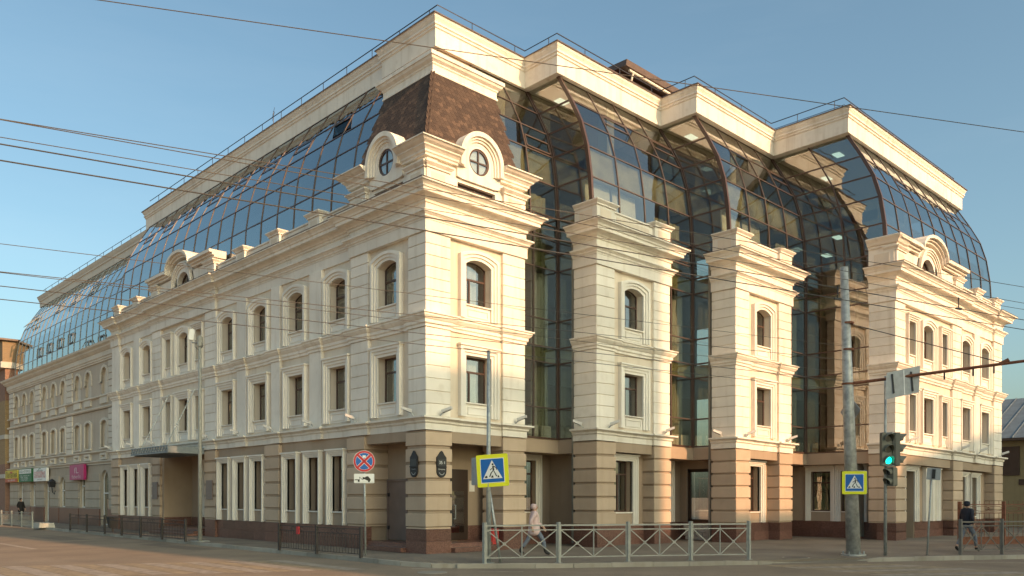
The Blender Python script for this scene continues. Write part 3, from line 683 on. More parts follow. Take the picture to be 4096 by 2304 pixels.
part('pedestal_panel', M['creamwall'], B, lambda m: m.box(FL(u4, v4), .25, .9, -.03, .055, 12.3, 12.72))
part('attic_side_wall', M['cream'], B, lambda m: m.box(FL(u4, v4), .05, 1.15, -.4, .03, 12.1, 13.0))
part('attic_moulding', M['mould'], B, lambda q: q.sweep([(v4 + .9, u4), (v4, u4), (v4, u4 + 1.15)], [(-.3, 12.98), (.1, 12.98), (.1, 13.06), (.18, 13.1), (.24, 13.2), (.36, 13.32), (.36, 13.37), (-.3, 13.42)]))
# ground floor of block 4
part('beam', M['brown'], B, lambda q: q.box(P4, 1.0, 6.6, -.9, -.1, 3.66, 4.12)); part('beam', M['brown'], B, lambda q: q.box(P4, 7.78, 12.45, -.6, -.1, 3.66, 4.12))
part('ground_wall', M['brown'], B, lambda q: wall(q, P4, 1.0, 12.5, .0, 3.7, -1.1, -.45, [(2.0, 3.1, .0, 3.36, 0), (8.6, 9.5, 1.0, 3.3, 0), (10.25, 11.15, 1.0, 3.3, 0)]), weld=True)
PD = FR(u4 + .4, v4)
surround(PD, 2.0, 3.1, .82, 3.36, 0, B, w=.24, o0=-.06, oo=.1, name='door_surround')
for s_ in (4.3, 5.2): surround(PD, s_, s_ + .5, .82, 3.36, 0, B, w=.2, o0=-.06, oo=.12, name='door_surround')
part('blind_niche', M['oldtrim'], B, lambda q: (q.box(PD, 4.3, 4.8, -.04, 0, .82, 3.36), q.box(PD, 5.2, 5.7, -.04, 0, .82, 3.36)))
d = part('side_door', plain('grey_green_door', (.16, .175, .17), .5, var=.1), B, lambda q: q.box(PD, 2.0, 3.1, -.55, -.5, .1, 2.7))
part('door_transom', M['greydoor'], d, lambda q: q.box(PD, 2.0, 3.1, -.56, -.48, 2.7, 2.85)); part('pane', M['glasswin'], d, lambda q: q.box(PD, 2.0, 3.1, -.54, -.52, 2.85, 3.36))
part('door_handle', M['black'], d, lambda q: q.tube([PD(2.25, -.49, 1.0), PD(2.25, -.42, 1.0), PD(2.25, -.42, 1.35), PD(2.25, -.49, 1.35)], .015))
part('door_notice', M['signwhite'], d, lambda q: q.box(PD, 2.4, 2.75, -.5, -.49, 1.45, 2.1))
for a in (8.6, 10.25):
    window(FR(u4 + .4, v4), a, a + .9, 1.0, 3.3, 0, B, o=-.3, tr=1, mull=(.5,), fmat=M['white'], sill=-.02)
    surround(PD, a, a + .9, .82, 3.3, 0, B, w=.2, o0=-.06, oo=.1)
slabs(FR(u4 + .45, v4), 1.05, 1.95, .02); slabs(FR(u4 + .45, v4), 3.15, 6.6, .02); slabs(FR(u4 + .45, v4), 7.78, 12.45, .02)
block('end_wall', FL(u4, v4 + W4), 1.15, 12, -.02, .2, 0, 12.0, M['creamwall'], B)
# ================================================================= curved glass storeys
PROF = [(4.0, 0), (12.6, 0), (13.5, .04), (14.1, .09), (15.28, .27), (16.3, .58), (17.3, 1.10), (18.4, 1.75), (19, 2.2)]
def du(z):
    for (a, x), (b, y) in zip(PROF[:-1], PROF[1:]):
        if z <= b: return x + (y - x) * max(0, (z - a)) / (b - a)
    return PROF[-1][1]
UP = [11.9, 12.8, 14.08, 15.28, 16.28, 17.26, 18.38]
LOW = [4.24, 5.4, 7.15, 7.75, 8.8, 10.75, 11.4, 12.8]
def curtain_wall(PF, cols, rows, gmat, fmat, opens=(), skip=None, mw=.052, spand=None, blinds=()):
    """PF(s, inward, z): front coordinates, inward = distance behind the vertical plane"""
    P = lambda s, o, z: PF(s, du(z) - o, z)
    for i, (a, b) in enumerate(zip(cols[:-1], cols[1:])):
        for j, (z0, z1) in enumerate(zip(rows[:-1], rows[1:])):
            if skip and skip(i, j): continue
            n = 3 if z0 > 13.9 else 1; m = MB()
            zs = [z0 + (z1 - z0) * t / n for t in range(n + 1)]
            tl = random.uniform(-.004, .004)
            pts = []
            for z in zs: pts += [P(a + .02, -.03 + tl, z), P(b - .02, -.03 - tl, z), P(b - .02, -.015 - tl, z), P(a + .02, -.015 + tl, z)]
            fs = [(0, 1, 2, 3), tuple(4 * n + k for k in (3, 2, 1, 0))]
            for t in range(n):
                for k in range(4): fs.append((4 * t + k, 4 * t + 4 + k, 4 * t + 4 + (k + 1) % 4, 4 * t + (k + 1) % 4))
            m.add(pts, fs); o = m.build('glass_pane', gmat, B, smooth=False)
            if (i, j) in opens:
                tilt = opens[(i, j)] if isinstance(opens, dict) else 0
                zt = z1 - .06; zb = z0 + (z1 - z0) * .55 if j >= len(rows) - 3 else z0 + .08; zt = zb + .5 if j < len(rows) - 3 else zt
                w = MB()
                def pt(s, z):
                    t = (zt - z) / (zt - zb); return P(s, .004 + tilt * t, z)
                for (s0, s1, y0, y1) in ((a + .06, b - .06, zb, zb + .05), (a + .06, b - .06, zt - .05, zt), (a + .06, a + .11, zb, zt), (b - .11, b - .06, zb, zt)):
                    w.hexa([pt(s0, y0), pt(s1, y0), pt(s1, y1), pt(s0, y1)], [pt(s0, y0) + (P(s0, .016, y0) - P(s0, 0, y0)), pt(s1, y0) + (P(s1, .016, y0) - P(s1, 0, y0)), pt(s1, y1) + (P(s1, .016, y1) - P(s1, 0, y1)), pt(s0, y1) + (P(s0, .016, y1) - P(s0, 0, y1))])
                h = w.build('hopper_window', fmat, B)
                if tilt:
                    part('pane', gmat, h, lambda q: q.hexa([pt(a + .1, zb + .05), pt(b - .1, zb + .05), pt(b - .1, zt - .05), pt(a + .1, zt - .05)], [pt(a + .1, zb + .05) + Vector((0, 0, .01)), pt(b - .1, zb + .05) + Vector((0, 0, .01)), pt(b - .1, zt - .05) + Vector((0, 0, .01)), pt(a + .1, zt - .05) + Vector((0, 0, .01))]))
            if spand is not None and j == spand:
                part('spandrel_panel', M['spandrel'], B, lambda q: q.hexa([P(a + .03, -.2, z0), P(b - .03, -.2, z0), P(b - .03, -.14, z0), P(a + .03, -.14, z0)], [P(a + .03, -.2, z1), P(b - .03, -.2, z1), P(b - .03, -.14, z1), P(a + .03, -.14, z1)]))
            if (i, j) in blinds:
                part('curtain', M['blind'], B, lambda q: q.hexa([P(a + .05, -.45, z0), P(b - .1, -.45, z0), P(b - .1, -.4, z0), P(a + .05, -.4, z0)], [P(a + .05, -.45, z1), P(b - .1, -.45, z1), P(b - .1, -.4, z1), P(a + .05, -.4, z1)]))
    zz = []
    for z0, z1 in zip(rows[:-1], rows[1:]):
        n = 3 if z0 > 13.9 else 1; zz += [z0 + (z1 - z0) * t / n for t in range(n)]
    zz.append(rows[-1])
    for k, s in enumerate(cols):
        m = MB()
        m.add([p for z in zz for p in (P(s - mw / 2, -.09, z), P(s + mw / 2, -.09, z), P(s + mw / 2, .012, z), P(s - mw / 2, .012, z))],
              [(0, 1, 2, 3), tuple(4 * (len(zz) - 1) + q for q in (3, 2, 1, 0))] + [(4 * t + q, 4 * t + 4 + q, 4 * t + 4 + (q + 1) % 4, 4 * t + (q + 1) % 4) for t in range(len(zz) - 1) for q in range(4)])
        m.build('mullion', fmat, B)
    for z in rows:
        part('transom', fmat, B, lambda q: q.hexa([P(cols[0], -.08, z - .022), P(cols[-1], -.08, z - .022), P(cols[-1], .008, z - .022), P(cols[0], .008, z - .022)],
             [P(cols[0], -.08, z + .022), P(cols[-1], -.08, z + .022), P(cols[-1], .008, z + .022), P(cols[0], .008, z + .022)]))
def side_wall(v, ua, ub, rows, gmat, fmat, mids=()):
    """glazed flank at plan v between the front planes ua (outer) and ub (inner), following the curve"""
    for j, (z0, z1) in enumerate(zip(rows[:-1], rows[1:])):
        n = 3 if z0 > 13.9 else 1; zs = [z0 + (z1 - z0) * t / n for t in range(n + 1)]
        cuts = [0] + list(mids) + [1]
        for c0, c1 in zip(cuts[:-1], cuts[1:]):
            U_ = lambda t, z: ua + du(z) + (ub - ua) * t
            m = MB(); pts = []
            for z in zs: pts += [W(U_(c0, z) + .01, v - .01, z), W(U_(c1, z) - .01, v - .01, z), W(U_(c1, z) - .01, v + .005, z), W(U_(c0, z) + .01, v + .005, z)]
            fs = [(0, 1, 2, 3), tuple(4 * n + k for k in (3, 2, 1, 0))] + [(4 * t + k, 4 * t + 4 + k, 4 * t + 4 + (k + 1) % 4, 4 * t + (k + 1) % 4) for t in range(n) for k in range(4)]
            m.add(pts, fs); m.build('glass_pane', gmat, B)
        part('transom', fmat, B, lambda q: q.bar(W(ua + du(z0), v, z0), W(ub + du(z0), v, z0), .06, .06))
        if z0 == 14.08: part('spandrel_panel', M['spandrel'] if 0 else M['room'], B, lambda q: q.hexa([W(ua + du(z0) + .05, v + .1, z0), W(ub + du(z0), v + .1, z0), W(ub + du(z0), v + .15, z0), W(ua + du(z0) + .05, v + .15, z0)], [W(ua + du(z1) + .05, v + .1, z1), W(ub + du(z1), v + .1, z1), W(ub + du(z1), v + .15, z1), W(ua + du(z1) + .05, v + .15, z1)]))
    zs = []
    for z0, z1 in zip(rows[:-1], rows[1:]):
        n = 3 if z0 > 13.9 else 1; zs += [z0 + (z1 - z0) * t / n for t in range(n)]
    zs.append(rows[-1])
    for t_, wd in [(0, .16), (1, .12)] + [(t, .06) for t in mids]:
        m = MB(); f = lambda z: ua + du(z) + (ub - ua) * t_
        m.add([p for z in zs for p in (W(f(z) - wd / 2, v - .05, z), W(f(z) + wd / 2, v - .05, z), W(f(z) + wd / 2, v + .06, z), W(f(z) - wd / 2, v + .06, z))],
              [(0, 1, 2, 3), tuple(4 * (len(zs) - 1) + q for q in (3, 2, 1, 0))] + [(4 * t + q, 4 * t + 4 + q, 4 * t + 4 + (q + 1) % 4, 4 * t + (q + 1) % 4) for t in range(len(zs) - 1) for q in range(4)])
        m.build('curved_mullion', fmat, B)
g1, g2, g3, g4 = .62, -1.12, -2.92, -6.62
s2, s3, s4, sE = 6.95, 13.45, 19.87, 33.3
PG = lambda ub: (lambda s, inn, z: W(ub + inn, s, z))
fr = M['framelit']
lin = lambda a, b, n: [a + (b - a) * i / n for i in range(n + 1)]
curtain_wall(PG(g1), [3.9, 5.45, s2 - .06], UP, M['glassdark'], fr, opens={(1, 3): 0, (1, 0): 0}, spand=2, blinds={(0, 1)})
curtain_wall(PG(g2), lin(s2 + .08, s3 - .06, 4), UP, M['glassdark'], fr, opens={(1, 4): 0, (3, 4): 0, (1, 0): 0, (3, 0): 0}, spand=2, blinds={(0, 1), (1, 1), (2, 0)})
curtain_wall(PG(g3), lin(s3 + .08, s4 - .06, 4), UP, M['glassdark'], fr, opens={(1, 4): .28, (3, 4): 0, (1, 0): 0, (3, 0): 0}, spand=2, blinds={(0, 1), (1, 1)})
curtain_wall(PG(g4), lin(s4 + .08, sE, 9), UP, M['glassblue'], fr, opens={(2, 4): 0, (6, 4): 0, (7, 0): 0})
curtain_wall(PG(g1), [4.5, 5.6, s2 - .06], LOW, M['glassdark'], fr)
curtain_wall(PG(g2), [11.25, 11.9, s3 - .06], LOW, M['glassdark'], fr)
curtain_wall(PG(g3), [17.8, 18.5, s4 - .06], LOW, M['glassdark'], fr)
ALLR = LOW[:-1] + UP[1:]
side_wall(s2, g2, g1, ALLR, M['glassdark'], M['frame'])
side_wall(s3, g3, g2, ALLR, M['glassdark'], M['frame'])
side_wall(s4, g4, g3, ALLR, M['glassdark'], M['frame'], mids=(.5,))
# left mansard
PGL = lambda s, inn, z: W(s, .55 + inn, z)
op = {(2, 4): .2, (4, 4): 0, (6, 4): 0, (8, 4): 0, (10, 4): 0, (12, 4): 0, (14, 4): 0, (16, 4): 0, (3, 0): 0, (7, 0): 0, (15, 0): .25}
curtain_wall(PGL, lin(3.9, 30.6, 18), UP, M['glassblue'], M['frame'], opens=op)
# glazed hip ends of the left mansard
def endglass(q):
    zs = [12.0 + 6.38 * i / 8 for i in range(9)]
    for a, b in zip(zs[:-1], zs[1:]): q.hexa([W(30.6, .6 + du(a), a), W(30.62, .6 + du(a), a), W(30.62, 8, a), W(30.6, 8, a)], [W(30.6, .6 + du(b), b), W(30.62, .6 + du(b), b), W(30.62, 8, b), W(30.6, 8, b)])
part('glass_gable', M['glassblue'], B, endglass, weld=True)
# brown sill beams below the glass and the set-back ground floor walls
def recess(ub, va, vb, ubn, win, door=None):
    part('sill_beam', M['brown'], B, lambda q: (q.box(W, ub - .04, ub + 1.4, va, vb, 3.66, 4.2), q.box(W, ubn, ub + 1.4, vb - .04, vb + 1.0, 3.66, 4.2)), weld=True)
    part('sill_flashing', M['frame'], B, lambda q: q.box(W, ub - .09, ub + .3, va, vb - .0, 4.2, 4.26))
    P = FR(ub + 1.2, va)
    a, b = win
    part('ground_wall', M['brown'], B, lambda q: (wall(q, P, -.8, vb - va + .75, 0, 3.7, -.3, 0, [(a, b, 1.33, 3.42, 0)]),), weld=True)
    window(P, a, b, 1.33, 3.42, 0, B, o=-.2, tr=.74, mull=(.5,), sill=.03); surround(P, a, b, .82, 3.42, 0, B, w=.26, o0=-.02, oo=.12)
    slabs(P, -.6, vb - va + .7, .03, oi=-.05)
    ops = [] if not door else door
    Q = FL(ubn + 1.15, vb + .75)
    part('flank_wall', M['brown'], B, lambda q: wall(q, Q, -.6, ub - ubn + .2, 0, 3.7, -.3, 0, ops), weld=True)
    slabs(Q, -.6, ub - ubn + .1, .03, oi=-.05)
    return P, Q
recess(g1, 4.54, s2, g2, (.9, 2.35))
P2, Q2 = recess(g2, 11.29, s3, g3, (.7, 2.1), [(.2, 1.5, .1, 3.3, 0)])
d = part('shop_door', M['darkdoor'], B, lambda q: (q.box(Q2, .2, .32, -.2, -.1, .8, 3.3), q.box(Q2, 1.38, 1.5, -.2, -.1, .8, 3.3), q.box(Q2, .2, 1.5, -.2, -.1, 3.15, 3.3), q.box(Q2, .2, 1.5, -.2, -.1, .8, .95)), weld=True)
part('pane', M['glasswin'], d, lambda q: q.box(Q2, .3, 1.4, -.16, -.15, .9, 3.2))
for r in range(4):
    for c in range(4): block('brick', Q2, .2 + c * .33 + (.0 if r % 2 else -.1), .2 + c * .33 + .3 + (.0 if r % 2 else -.1), -.1, .25 + random.uniform(0, .02), .02 + r * .17, .02 + r * .17 + .155, M['concrete'], B, .01)
P3, Q3 = recess(g3, 17.83, s4, g4, (.5, 1.7), [(.25, 1.25, 1.33, 3.35, 0), (1.75, 2.7, 1.33, 3.35, 0)])
for (a, b) in ((.25, 1.25), (1.75, 2.7)):
    w = window(Q3, a, b, 1.33, 3.35, 0, B, o=-.15, tr=.72, mull=(), sill=.03); surround(Q3, a, b, .82, 3.35, 0, B, w=.24, o0=-.02, oo=.1)
    part('window_poster', M['poster'], w, lambda q: q.box(Q3, a, b, -.26, -.24, 1.33, 3.35))
    def tree(q, x=b - .2 if a < 1 else a + .2, dr=-1 if a < 1 else 1):
        rnd = random.Random(int(a * 10))
        def br(x0, z0, ang, ln, w, dep):
            x1 = x0 + math.sin(ang) * ln; z1 = z0 + math.cos(ang) * ln
            x1 = min(b - .06, max(a + .06, x1)); z1 = min(3.28, max(1.4, z1))
            q.bar(Q3(x0, -.215, z0), Q3(x1, -.215, z1), w, .01)
            if dep:
                for k in range(3): br(x1, z1, ang + rnd.uniform(-.85, .85), ln * rnd.uniform(.6, .8), w * .62, dep - 1)
        for k in range(5): br(x, 2.2 + k * .06, dr * rnd.uniform(.2, 1.9), .32, .05, 3)
        q.bar(Q3(x - dr * .1, -.215, 1.4), Q3(x, -.215, 2.4), .07, .01)
    part('branch_decal', M['branch'], w, tree)
# interiors seen through the panes
def slab(u0, u1, va, vb, z0, z1, m='roomlight'): part('floor_slab', M[m], B, lambda q: q.box(W, u0, u1, va, vb, z0, z1))
bays = [(g1, 4.3, s2), (g2, s2 + .1, s3), (g3, s3 + .1, s4), (g4, s4 + .1, sE)]
for k, (ub, va, vb) in enumerate(bays):
    for z0_, z1_, ins in ((7.2, 7.7, .12), (10.8, 11.35, .12), (14.35, 14.8, .42), (18.2, 18.36, 1.95)):
        slab(ub + ins, ub + 8, va, vb, z0_, z1_)
        if z0_ < 14 and k < 3: part('spandrel_panel', M['slabedge'], B, lambda q: q.box(W, ub + .1, ub + .119, va, vb, z0_ - .02, z1_ + .02))
    part('back_wall', M['room'], B, lambda q: q.box(W, ub + 6.0, ub + 6.2, va - .4, vb, 4.2, 18.3))
    part('column', M['roomlight'], B, lambda q: q.box(W, ub + 1.9, ub + 2.4, (va + vb) / 2 - .2, (va + vb) / 2 + .25, 4.2, 18.3))
    for zc in (14.34, 18.19) if k == 3 else (18.19,):
        for (dx, dy) in ((2.6, .9), (4.3, 3.2)) if k == 3 else ((2.6, .9),):
            if va + dy + 1.1 < vb: part('ceiling_lamp', M['lamp'], B, lambda q: q.box(W, ub + dx, ub + dx + .35, va + dy, va + dy + .55, zc - .03, zc - .004))
def drape(u, va, vb, z0_, z1_, m):
    n = max(6, int((vb - va) / .09))
    def f(q):
        pts = []
        for i in range(n + 1):
            v = va + (vb - va) * i / n; uu = u + .045 * math.sin(i * 1.9) + .02 * math.sin(i * .7)
            for z in (z0_, z1_): pts += [W(uu, v, z), W(uu + .02, v, z)]
        fs = []
        for i in range(n): k = 4 * i; fs += [(k, k + 4, k + 6, k + 2), (k + 1, k + 3, k + 7, k + 5), (k + 2, k + 6, k + 7, k + 3), (k, k + 1, k + 5, k + 4)]
        q.add(pts, fs + [(0, 2, 3, 1), (4 * n, 4 * n + 1, 4 * n + 3, 4 * n + 2)])
    part('drape', M[m], B, f)
for (ub, va, vb) in ((g1, 4.6, 6.9), (g2, 11.3, 13.4), (g3, 17.9, 19.8)):
    for z0_, z1_ in ((4.3, 7.1), (7.8, 10.7)):
        drape(ub + .55, va, va + .9, z0_, z1_, 'curtain'); drape(ub + .5, va + 1.35, vb, z0_, z1_, 'blind' if z0_ > 5 else 'curtain')
    drape(ub + .5, va + .1, vb - .2, 11.5, 13.7, 'curtain')
    for dv in (.2, 1.0, 1.7): part('radiator', M['mould'], B, lambda q: q.box(W, ub + .3, ub + .38, va + dv, va + dv + .55, 4.3, 4.75))
for z0_, z1_ in ((8.1, 8.3), (11.9, 12.1), (14.35, 14.8), (18.2, 18.36)): slab(5.0, 30.4, .85 if z0_ < 13 else (1.05 if z0_ < 15 else 2.5), 7, z0_, z1_)
part('back_wall', M['room'], B, lambda q: q.box(W, 4.9, 30.5, 5.5, 5.7, 4.2, 18.3))
part('back_wall', M['room'], B, lambda q: (q.box(W, 4.0, 4.2, 1.5, 5.5, .1, 13.5), q.box(W, 1.7, 4.2, 4.0, 4.3, 4.2, 13.5), q.box(W, 1.6, 4.0, 1.6, 4.2, 12.1, 12.2), q.box(W, 1.6, 4.0, 1.6, 4.2, 8.1, 8.3)), weld=False)
part('back_wall', M['room'], B, lambda q: (q.box(W, g2 + .9, g2 + 1.0, 6.9, 11.3, .1, 11.9), q.box(W, g3 + .9, g3 + 1.0, 13.4, 17.85, .1, 11.9), q.box(W, g4 + 1.3, g4 + 1.4, 19.9, sE, .1, 11.9)), weld=False)
# ---- crowning fascia, roof deck and roof railing
FA = [(2.32, 31.3), (2.32, 5.3), (2.1, 5.3), (2.1, 2.2)]
fpath = [(sE + .1, 9), (sE + .1, -5.08), (19.52, -5.08), (19.52, -1.47), (13.2, -1.47), (13.2, .4), (6.65, .4), (6.65, 2.2), (2.12, 2.2), (2.12, 5.6), (2.32, 5.6), (2.32, 31.3), (9, 31.3)]
FAS = [(-.6, 18.36), (0, 18.36), (0, 19.0), (.05, 19.03), (.05, 19.1), (.1, 19.13), (.1, 19.2), (.06, 19.22), (.14, 19.34), (.18, 19.46), (-.6, 19.5)]
part('roof_fascia', M['mould'], B, lambda q: q.sweep(fpath, FAS))
part('roof_flashing', M['roofmetal'], B, lambda q: q.sweep(fpath, [(-.6, 19.5), (.19, 19.465), (.21, 19.43), (.215, 19.47), (-.6, 19.52)]))
poly = [(y, x) for x, y in fpath] + [(31.3, sE), (9, sE)]
def deck(q):
    for (a, b, c, dd) in ((-4.7, 9, 19.8, sE), (-1.1, 9, 13.4, 19.8), (.75, 9, 6.9, 13.4), (2.5, 9, 2.5, 6.9), (9, 31, 2.7, 9)):
        q.box(W, a, b, c, dd, 18.38, 19.46)
part('roof_deck', M['roofmetal'], B, deck)
for k in range(len(fpath) - 1):
    p, q_ = Vector(fpath[k]), Vector(fpath[k + 1])
off = .35
rp = [(sE - .2, 4), (sE - .2, -4.75), (19.85, -4.75), (19.85, -1.15), (13.5, -1.15), (13.5, .7), (6.95, .7), (6.95, 2.5), (2.45, 2.5), (2.45, 31.0)]
rr = part('roof_railing', M['rail'], B, lambda q: q.tube([W(u, v, 20.1) for v, u in rp], .022, 6))
part('lower_rail', M['rail'], rr, lambda q: q.tube([W(u, v, 19.78) for v, u in rp[:6]], .016, 6))
for a, b in zip(rp[:-1], rp[1:]):
    L_ = math.hypot(b[0] - a[0], b[1] - a[1]); n = max(1, round(L_ / 1.9))
    for i in range(n):
        t = (i + .25) / n; v = a[0] + (b[0] - a[0]) * t; u = a[1] + (b[1] - a[1]) * t
        part('rail_post', M['rail'], rr, lambda q: q.tube([W(u, v, 19.4), W(u, v, 20.1)], .016, 5))
# roof plant room
PV = FR(3.1, 13.75)
pr = part('plant_room', M['darkdoor'], B, lambda q: q.box(PV, 0, 3.6, -3.0, 0, 19.4, 21.9))
part('plant_roof', M['roofmetal'], pr, lambda q: q.hexa([PV(-.35, -3.4, 21.9), PV(4.1, -3.4, 21.9), PV(4.1, .6, 21.9), PV(-.35, .6, 21.9)], [PV(-.35, -3.4, 22.25), PV(4.1, -3.4, 22.25), PV(4.1, .65, 22.16), PV(-.35, .65, 22.16)]))
for i in range(18): part('metal_sheet', M['corr'], pr, lambda q: q.box(PV, .1 + i * .19, .1 + i * .19 + .15, .0, .05, 20.2, 21.6))
part('gutter', M['mould'], pr, lambda q: q.tube([PV(0, .5, 21.82), PV(3.7, .5, 21.79)], .06, 8))
part('downpipe', M['mould'], pr, lambda q: q.tube([PV(.3, .5, 21.8), PV(.3, .3, 21.2), PV(.3, .12, 21.0), PV(.3, .12, 19.5)], .05, 8))
an = part('roof_aerial', M['rail'], B, lambda q: q.tube([W(16.2, 3.0, 19.4), W(16.2, 3.0, 20.9)], .015, 6))
for z in (20.65, 20.85): part('aerial_arm', M['rail'], an, lambda q: q.bar(W(15.7, 2.8, z), W(16.7, 3.2, z), .015, .015))
# ================================================================= older wing on the left
OB = empty('old_town_house'); tag(OB, 'older beige three-storey house with blind arched windows and a glass roof storey, at far left', 'building')
PO = FL(0, .8, G)
def bo(name, mat, fn, **k): return part(name, mat, OB, fn, **k)
cx9 = [55.4, 53.1, 50.8, 47.4, 45.1, 42.8, 39.5, 37.3, 34.1]; ow = 1.2
bo('wall', M['oldwall'], lambda q: wall(q, PO, 30.45, 57.7, 7.4, 10.6, -.6, 0, [(c - ow / 2, c + ow / 2, 8.32, 9.45, .58) for c in cx9]), weld=True)
bo('wall', M['oldwall'], lambda q: wall(q, PO, 30.45, 57.7, 3.9, 7.5, -.6, 0, [(c - ow / 2, c + ow / 2, 4.98, 6.5, .2) for c in cx9]), weld=True)
for c in cx9:
    a, b = c - ow / 2, c + ow / 2
    n_ = bo('blind_window', M['oldtrim'], lambda q: q.box(PO, a - .02, b + .02, -.2, -.16, 8.32, 10.05))
    m = MB(); m.ribbon(PO, outline(a, b, 9.1, 9.45, .58, 0), outline(a, b, 9.1, 9.45, .58, .16), -.05, .07); m.box(PO, a - .22, a, -.02, .1, 9.08, 9.16); m.box(PO, b, b + .22, -.02, .1, 9.08, 9.16); m.build('arch_hood', M['oldtrim'], n_)
    part('window_sill', M['oldtrim'], n_, lambda q: q.box(PO, a - .06, b + .06, -.3, .1, 8.24, 8.32))
    n_ = bo('blind_window', M['oldtrim'], lambda q: q.box(PO, a - .02, b + .02, -.2, -.16, 4.98, 6.75))
    m = MB(); m.ribbon(PO, outline(a, b, 5.0, 6.5, .2, 0), outline(a, b, 5.0, 6.5, .2, .15), -.05, .08); m.build('window_surround', M['oldtrim'], n_)
    part('window_sill', M['oldtrim'], n_, lambda q: q.box(PO, a - .1, b + .1, -.3, .12, 4.9, 4.98))
    k = bo('corbel_frame', M['oldtrim'], lambda q: q.ribbon(PO, [(a + .2, 4.35), (a + .2, 4.5), (b - .2, 4.5), (b - .2, 4.35), (a + .2, 4.35)], [(a, 4.22), (a, 4.64), (b, 4.64), (b, 4.22), (a, 4.22)], -.05, .12))
    bo('band_panel', M['oldtrim'], lambda q: q.box(PO, a - .1, b + .1, -.05, .1, 7.75, 8.15))
for a, b in ((56.3, 57.7), (48.5, 49.8), (40.6, 41.9), (32.2, 33.2)):
    for z0_, z1_ in ((4.75, 7.4), (8.3, 10.35)):
        n = round((z1_ - z0_) / .38); h = (z1_ - z0_) / n
        for i in range(n): block('stone_block', PO, a, b, -.1, .08, z0_ + i * h + .02, z0_ + (i + 1) * h - .02, M['oldtrim'], OB)
OP = [(30.45, .8), (57.7, .8)]
osw = lambda name, mat, prof: part(name, mat, OB, lambda q: q.sweep([(.8, 30.4), (.8, 57.75), (3, 57.75)], prof, T=G))
osw('cornice', M['oldtrim'], [(-.4, 10.4), (.08, 10.4), (.08, 10.5), (.14, 10.52), (.14, 10.62), (.2, 10.66), (.2, 10.95), (.26, 10.98), (.4, 11.12), (.42, 11.2), (.56, 11.3), (.6, 11.42), (-.4, 11.5)])
osw('string_course', M['oldtrim'], [(-.2, 7.42), (.12, 7.42), (.18, 7.5), (.18, 7.56), (-.2, 7.6)])
osw('string_course', M['oldtrim'], [(-.2, 8.16), (.1, 8.16), (.16, 8.2), (.16, 8.26), (-.2, 8.28)])
osw('ledge', M['oldtrim'], [(-.2, 4.66), (.1, 4.66), (.18, 4.72), (.18, 4.78), (-.2, 4.82)])
osw('ledge', M['oldtrim'], [(-.2, 3.92), (.06, 3.92), (.06, 4.0), (.14, 4.04), (.2, 4.1), (.2, 4.15), (-.2, 4.2)])
gop = [(53.5, 54.6, 1.15, 3.3, 0), (50.0, 51.1, 1.15, 3.3, 0), (46.2, 47.3, .05, 3.2, 0), (42.4, 43.6, 1.15, 2.8, .45), (38.0, 39.1, 1.15, 3.2, 0), (33.4, 34.8, .1, 2.95, .6)]
bo('ground_wall', M['oldbase'], lambda q: wall(q, PO, 30.45, 57.7, .0, 3.95, -.6, 0, gop), weld=True)
for a, b, zb, zt, rs in gop:
    window(PO, a, b, zb, zt, rs, OB, o=-.16, tr=.7, mull=(.3,), fmat=M['white'], sill=zb > .5 and -.02, curtain=(.5, .9) if 37 < a < 45 else None, name='window' if zb > .5 else 'glazed_door')
xs_ = [30.5, 33.3, 34.9, 37.9, 39.2, 42.3, 43.7, 46.1, 47.4, 49.9, 51.2, 53.4, 54.7, 57.6]
for a, b in zip(xs_[::2], xs_[1::2]):
    for i in range(4): block('stone_block', PO, a + .05, b - .05, -.05, .05, 1.18 + i * .56, 1.18 + i * .56 + .49, M['oldbase'], OB)
for a, b in zip(xs_[::2], xs_[1::2]):
    block('granite_slab', PO, a, b, -.1, .09, -.1, 1.1, M['granite'], OB, .006)
for a, b in zip(xs_[1:-1:2], xs_[2:-1:2]):
    if not (46 < a < 46.5 or 33 < a < 34): block('granite_slab', PO, a + .002, b - .002, -.1, .05, -.1, 1.1, M['granite'], OB, .006)
